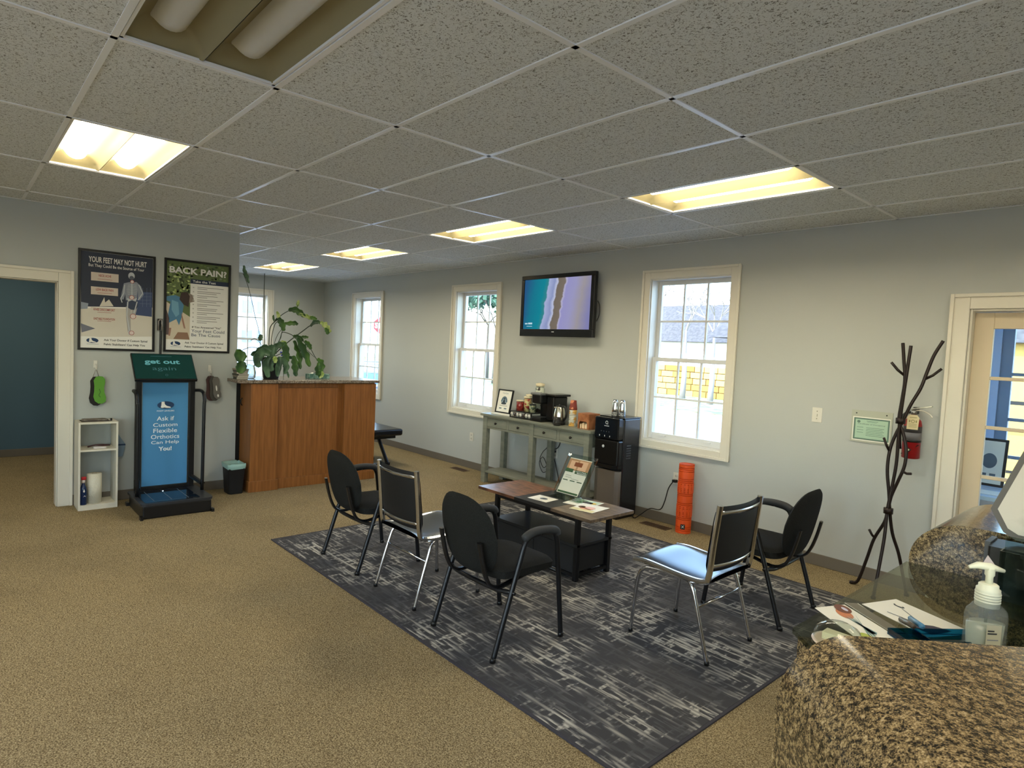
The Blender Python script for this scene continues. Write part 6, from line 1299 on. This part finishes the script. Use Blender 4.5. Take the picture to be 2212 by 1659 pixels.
# bare trees
BK = mat('pale_bark', '#7d7674', 0.9); BK2 = mat('dark_bark', '#4f4a46', 0.9)
def tree(x, y, z, h, sd, m, label, dep=5, green=None):
    rd = random.Random(sd); t = thing('bare_tree', label, 'tree', (x, y, z)); mb = MB(); tips = []
    def br(p, d, L, r, k):
        q = p+d*L; mid = p+d*L*0.5+Vector((rd.uniform(-1, 1), rd.uniform(-1, 1), 0))*L*0.06
        mb.tube([p, mid, q], [r, r*0.85, r*0.65], 5, caps=False)
        if k == 0: tips.append(q); return
        for _ in range(3 if k > 1 else 3):
            a = rd.uniform(0, 2*pi); sp = rd.uniform(0.35, 0.85); o = Vector((cos(a), sin(a), 0))
            nd = (d*cos(sp)+(o-d*o.dot(d)).normalized()*sin(sp)+Vector((0, 0, 0.12))).normalized(); br(q, nd, L*rd.uniform(0.62, 0.82), r*0.6, k-1)
    tr = MB(); tr.tube([(0, 0, 0), (0.05, 0, h*0.16), (0.0, 0, h*0.32)], [h*0.022, h*0.018, h*0.015], 8); obj('trunk', tr, m, t)
    mb2 = mb; br(Vector((0, 0, h*0.31)), Vector((0, 0, 1)), h*0.17, h*0.012, dep); obj('branches', mb, m, t, fixn=False)
    if green:
        gm = MB()
        for q in tips:
            for _ in range(3):
                c = q+Vector([rd.uniform(-0.5, 0.5) for _ in range(3)]); u = Vector([rd.uniform(-1, 1) for _ in range(3)]).normalized()*0.22; v = Vector([rd.uniform(-1, 1) for _ in range(3)]).normalized()*0.22
                gm.add([c-u, c+v, c+u, c-v], [(0, 1, 2, 3)])
        obj('foliage', gm, green, t, fixn=False, tags={'kind': 'stuff'})
tree(-15.3, 30.5, GZ0+0.05, 8.5, 11, BK, 'bare pale tree in front of the white sided house, seen in the big window')
tree(-18.6, 31, GZ0+0.05, 9.5, 12, BK2, 'dark bare tree left of the house, seen in the big window')
tree(-12.6, 29, GZ0+0.05, 8.0, 17, BK, 'bare tree at the right of the big window view')
EV = mat('evergreen', '#3f5c4b', 0.9)
tree(-33, 30, GZ0+0.05, 9, 13, BK2, 'tree with sparse green foliage seen in the second window', 5, EV)
tree(-37, 38, GZ0+0.9, 10, 14, BK2, 'green tree farther up the slope in the second window', 5, EV)
tree(-28.5, 27, GZ0+0.05, 8, 15, BK2, 'leafy dark tree behind the stop sign in the alcove side window', 5, EV)
tree(-46, 36, GZ0+0.9, 10, 16, BK2, 'far green tree behind the parked blue car', 5, EV)
# stop sign
t = thing('stop_sign', 'red octagonal stop sign outside the alcove side window', 'sign', (-17.0, 11.2, GZ0))
obj('post', MB().box(-0.03, 0.03, -0.02, 0.02, 0, 3.6), STEEL, t)
fwd = Vector((0.87, -0.49, 0)); sdx = Vector((0.49, 0.87, 0)); ctr = Vector((-17.0, 11.2, GZ0+3.25))+fwd*0.05
oc = [(0.38*cos(radians(22.5+45*k)), 0.38*sin(radians(22.5+45*k))) for k in range(8)]
obj('plate', MB().prism(oc, lambda a, b, k: ctr+sdx*a+Vector((0, 0, b))+fwd*0.01*k), WHT, t, world=True)
s = Sheet(ctr+fwd*0.0105, sdx, (0, 0, 1), fwd); s.poly([(a*0.93, b*0.93) for a, b in oc], mat('stop_red', '#b8242b', 0.4)); s.text('STOP', 0, -0.12, 0.56, WHT, t, 0.24, 3, 'CENTER', 0.03); s.build('red_face', t)
# parked blue car
def car(loc, rz, label, paint):
    t = thing('car', label, 'car', loc, rz)
    body = [(-2.2, 0.35), (-2.25, 0.7), (-2.1, 0.95), (-1.2, 1.02), (-0.65, 1.42), (0.75, 1.45), (1.45, 1.02), (2.15, 0.88), (2.25, 0.6), (2.2, 0.35)]
    low = [(-2.2, 0.32), (-2.25, 0.7), (-2.1, 0.93), (2.15, 0.86), (2.25, 0.6), (2.2, 0.32)]
    obj('body', MB().prism(low, lambda a, b, k: (a, -0.88+1.76*k, b)), paint, t, bevel=0.06)
    obj('cabin', MB().prism([(-1.9, 0.90), (-1.15, 1.40), (0.55, 1.43), (1.35, 0.90)], lambda a, b, k: (a, (-0.80+1.60*k)*(1.0 if b < 1.1 else 0.86), b)), paint, t, bevel=0.03)
    for sgn in (-1, 1):
        for a0, a1 in ((-1.45, -0.42), (-0.32, 0.8)):
            obj('side_window', MB().add([(a0, sgn*0.812, 0.97), (a1, sgn*0.812, 0.97), (a1-(0.28 if a1 > 0 else 0), sgn*0.712, 1.34), (a0+(0.35 if a0 < -1 else 0), sgn*0.712, 1.34)], [(0, 1, 2, 3)]), MATS['far_glass'], t, solid=0.02)
        for xx_ in (-1.35, 1.35):
            wl = obj('wheel', MB().lathe([(0.0, -0.1), (0.33, -0.1), (0.34, 0), (0.33, 0.1), (0, 0.1)], n=20, xf=Matrix.Translation((xx_, sgn*0.82, 0.34)) @ Matrix.Rotation(pi/2, 4, 'X')), BLACK, t); obj('hub', MB().lathe([(0.2, 0.0), (0.18, 0.02), (0, 0.02)], n=14, xf=Matrix.Translation((xx_, sgn*0.925, 0.34)) @ Matrix.Rotation(pi/2*sgn, 4, 'X')), STEEL, wl)
car((-25.5, 15.6, GZ0), radians(35), 'blue parked car outside the alcove side window', mat('car_blue', '#2f63a8', 0.25, coat=0.5))
car((-29.0, 18.2, GZ0), radians(10), 'dark grey parked car in the second window', mat('car_grey', '#4a5260', 0.3, coat=0.5))
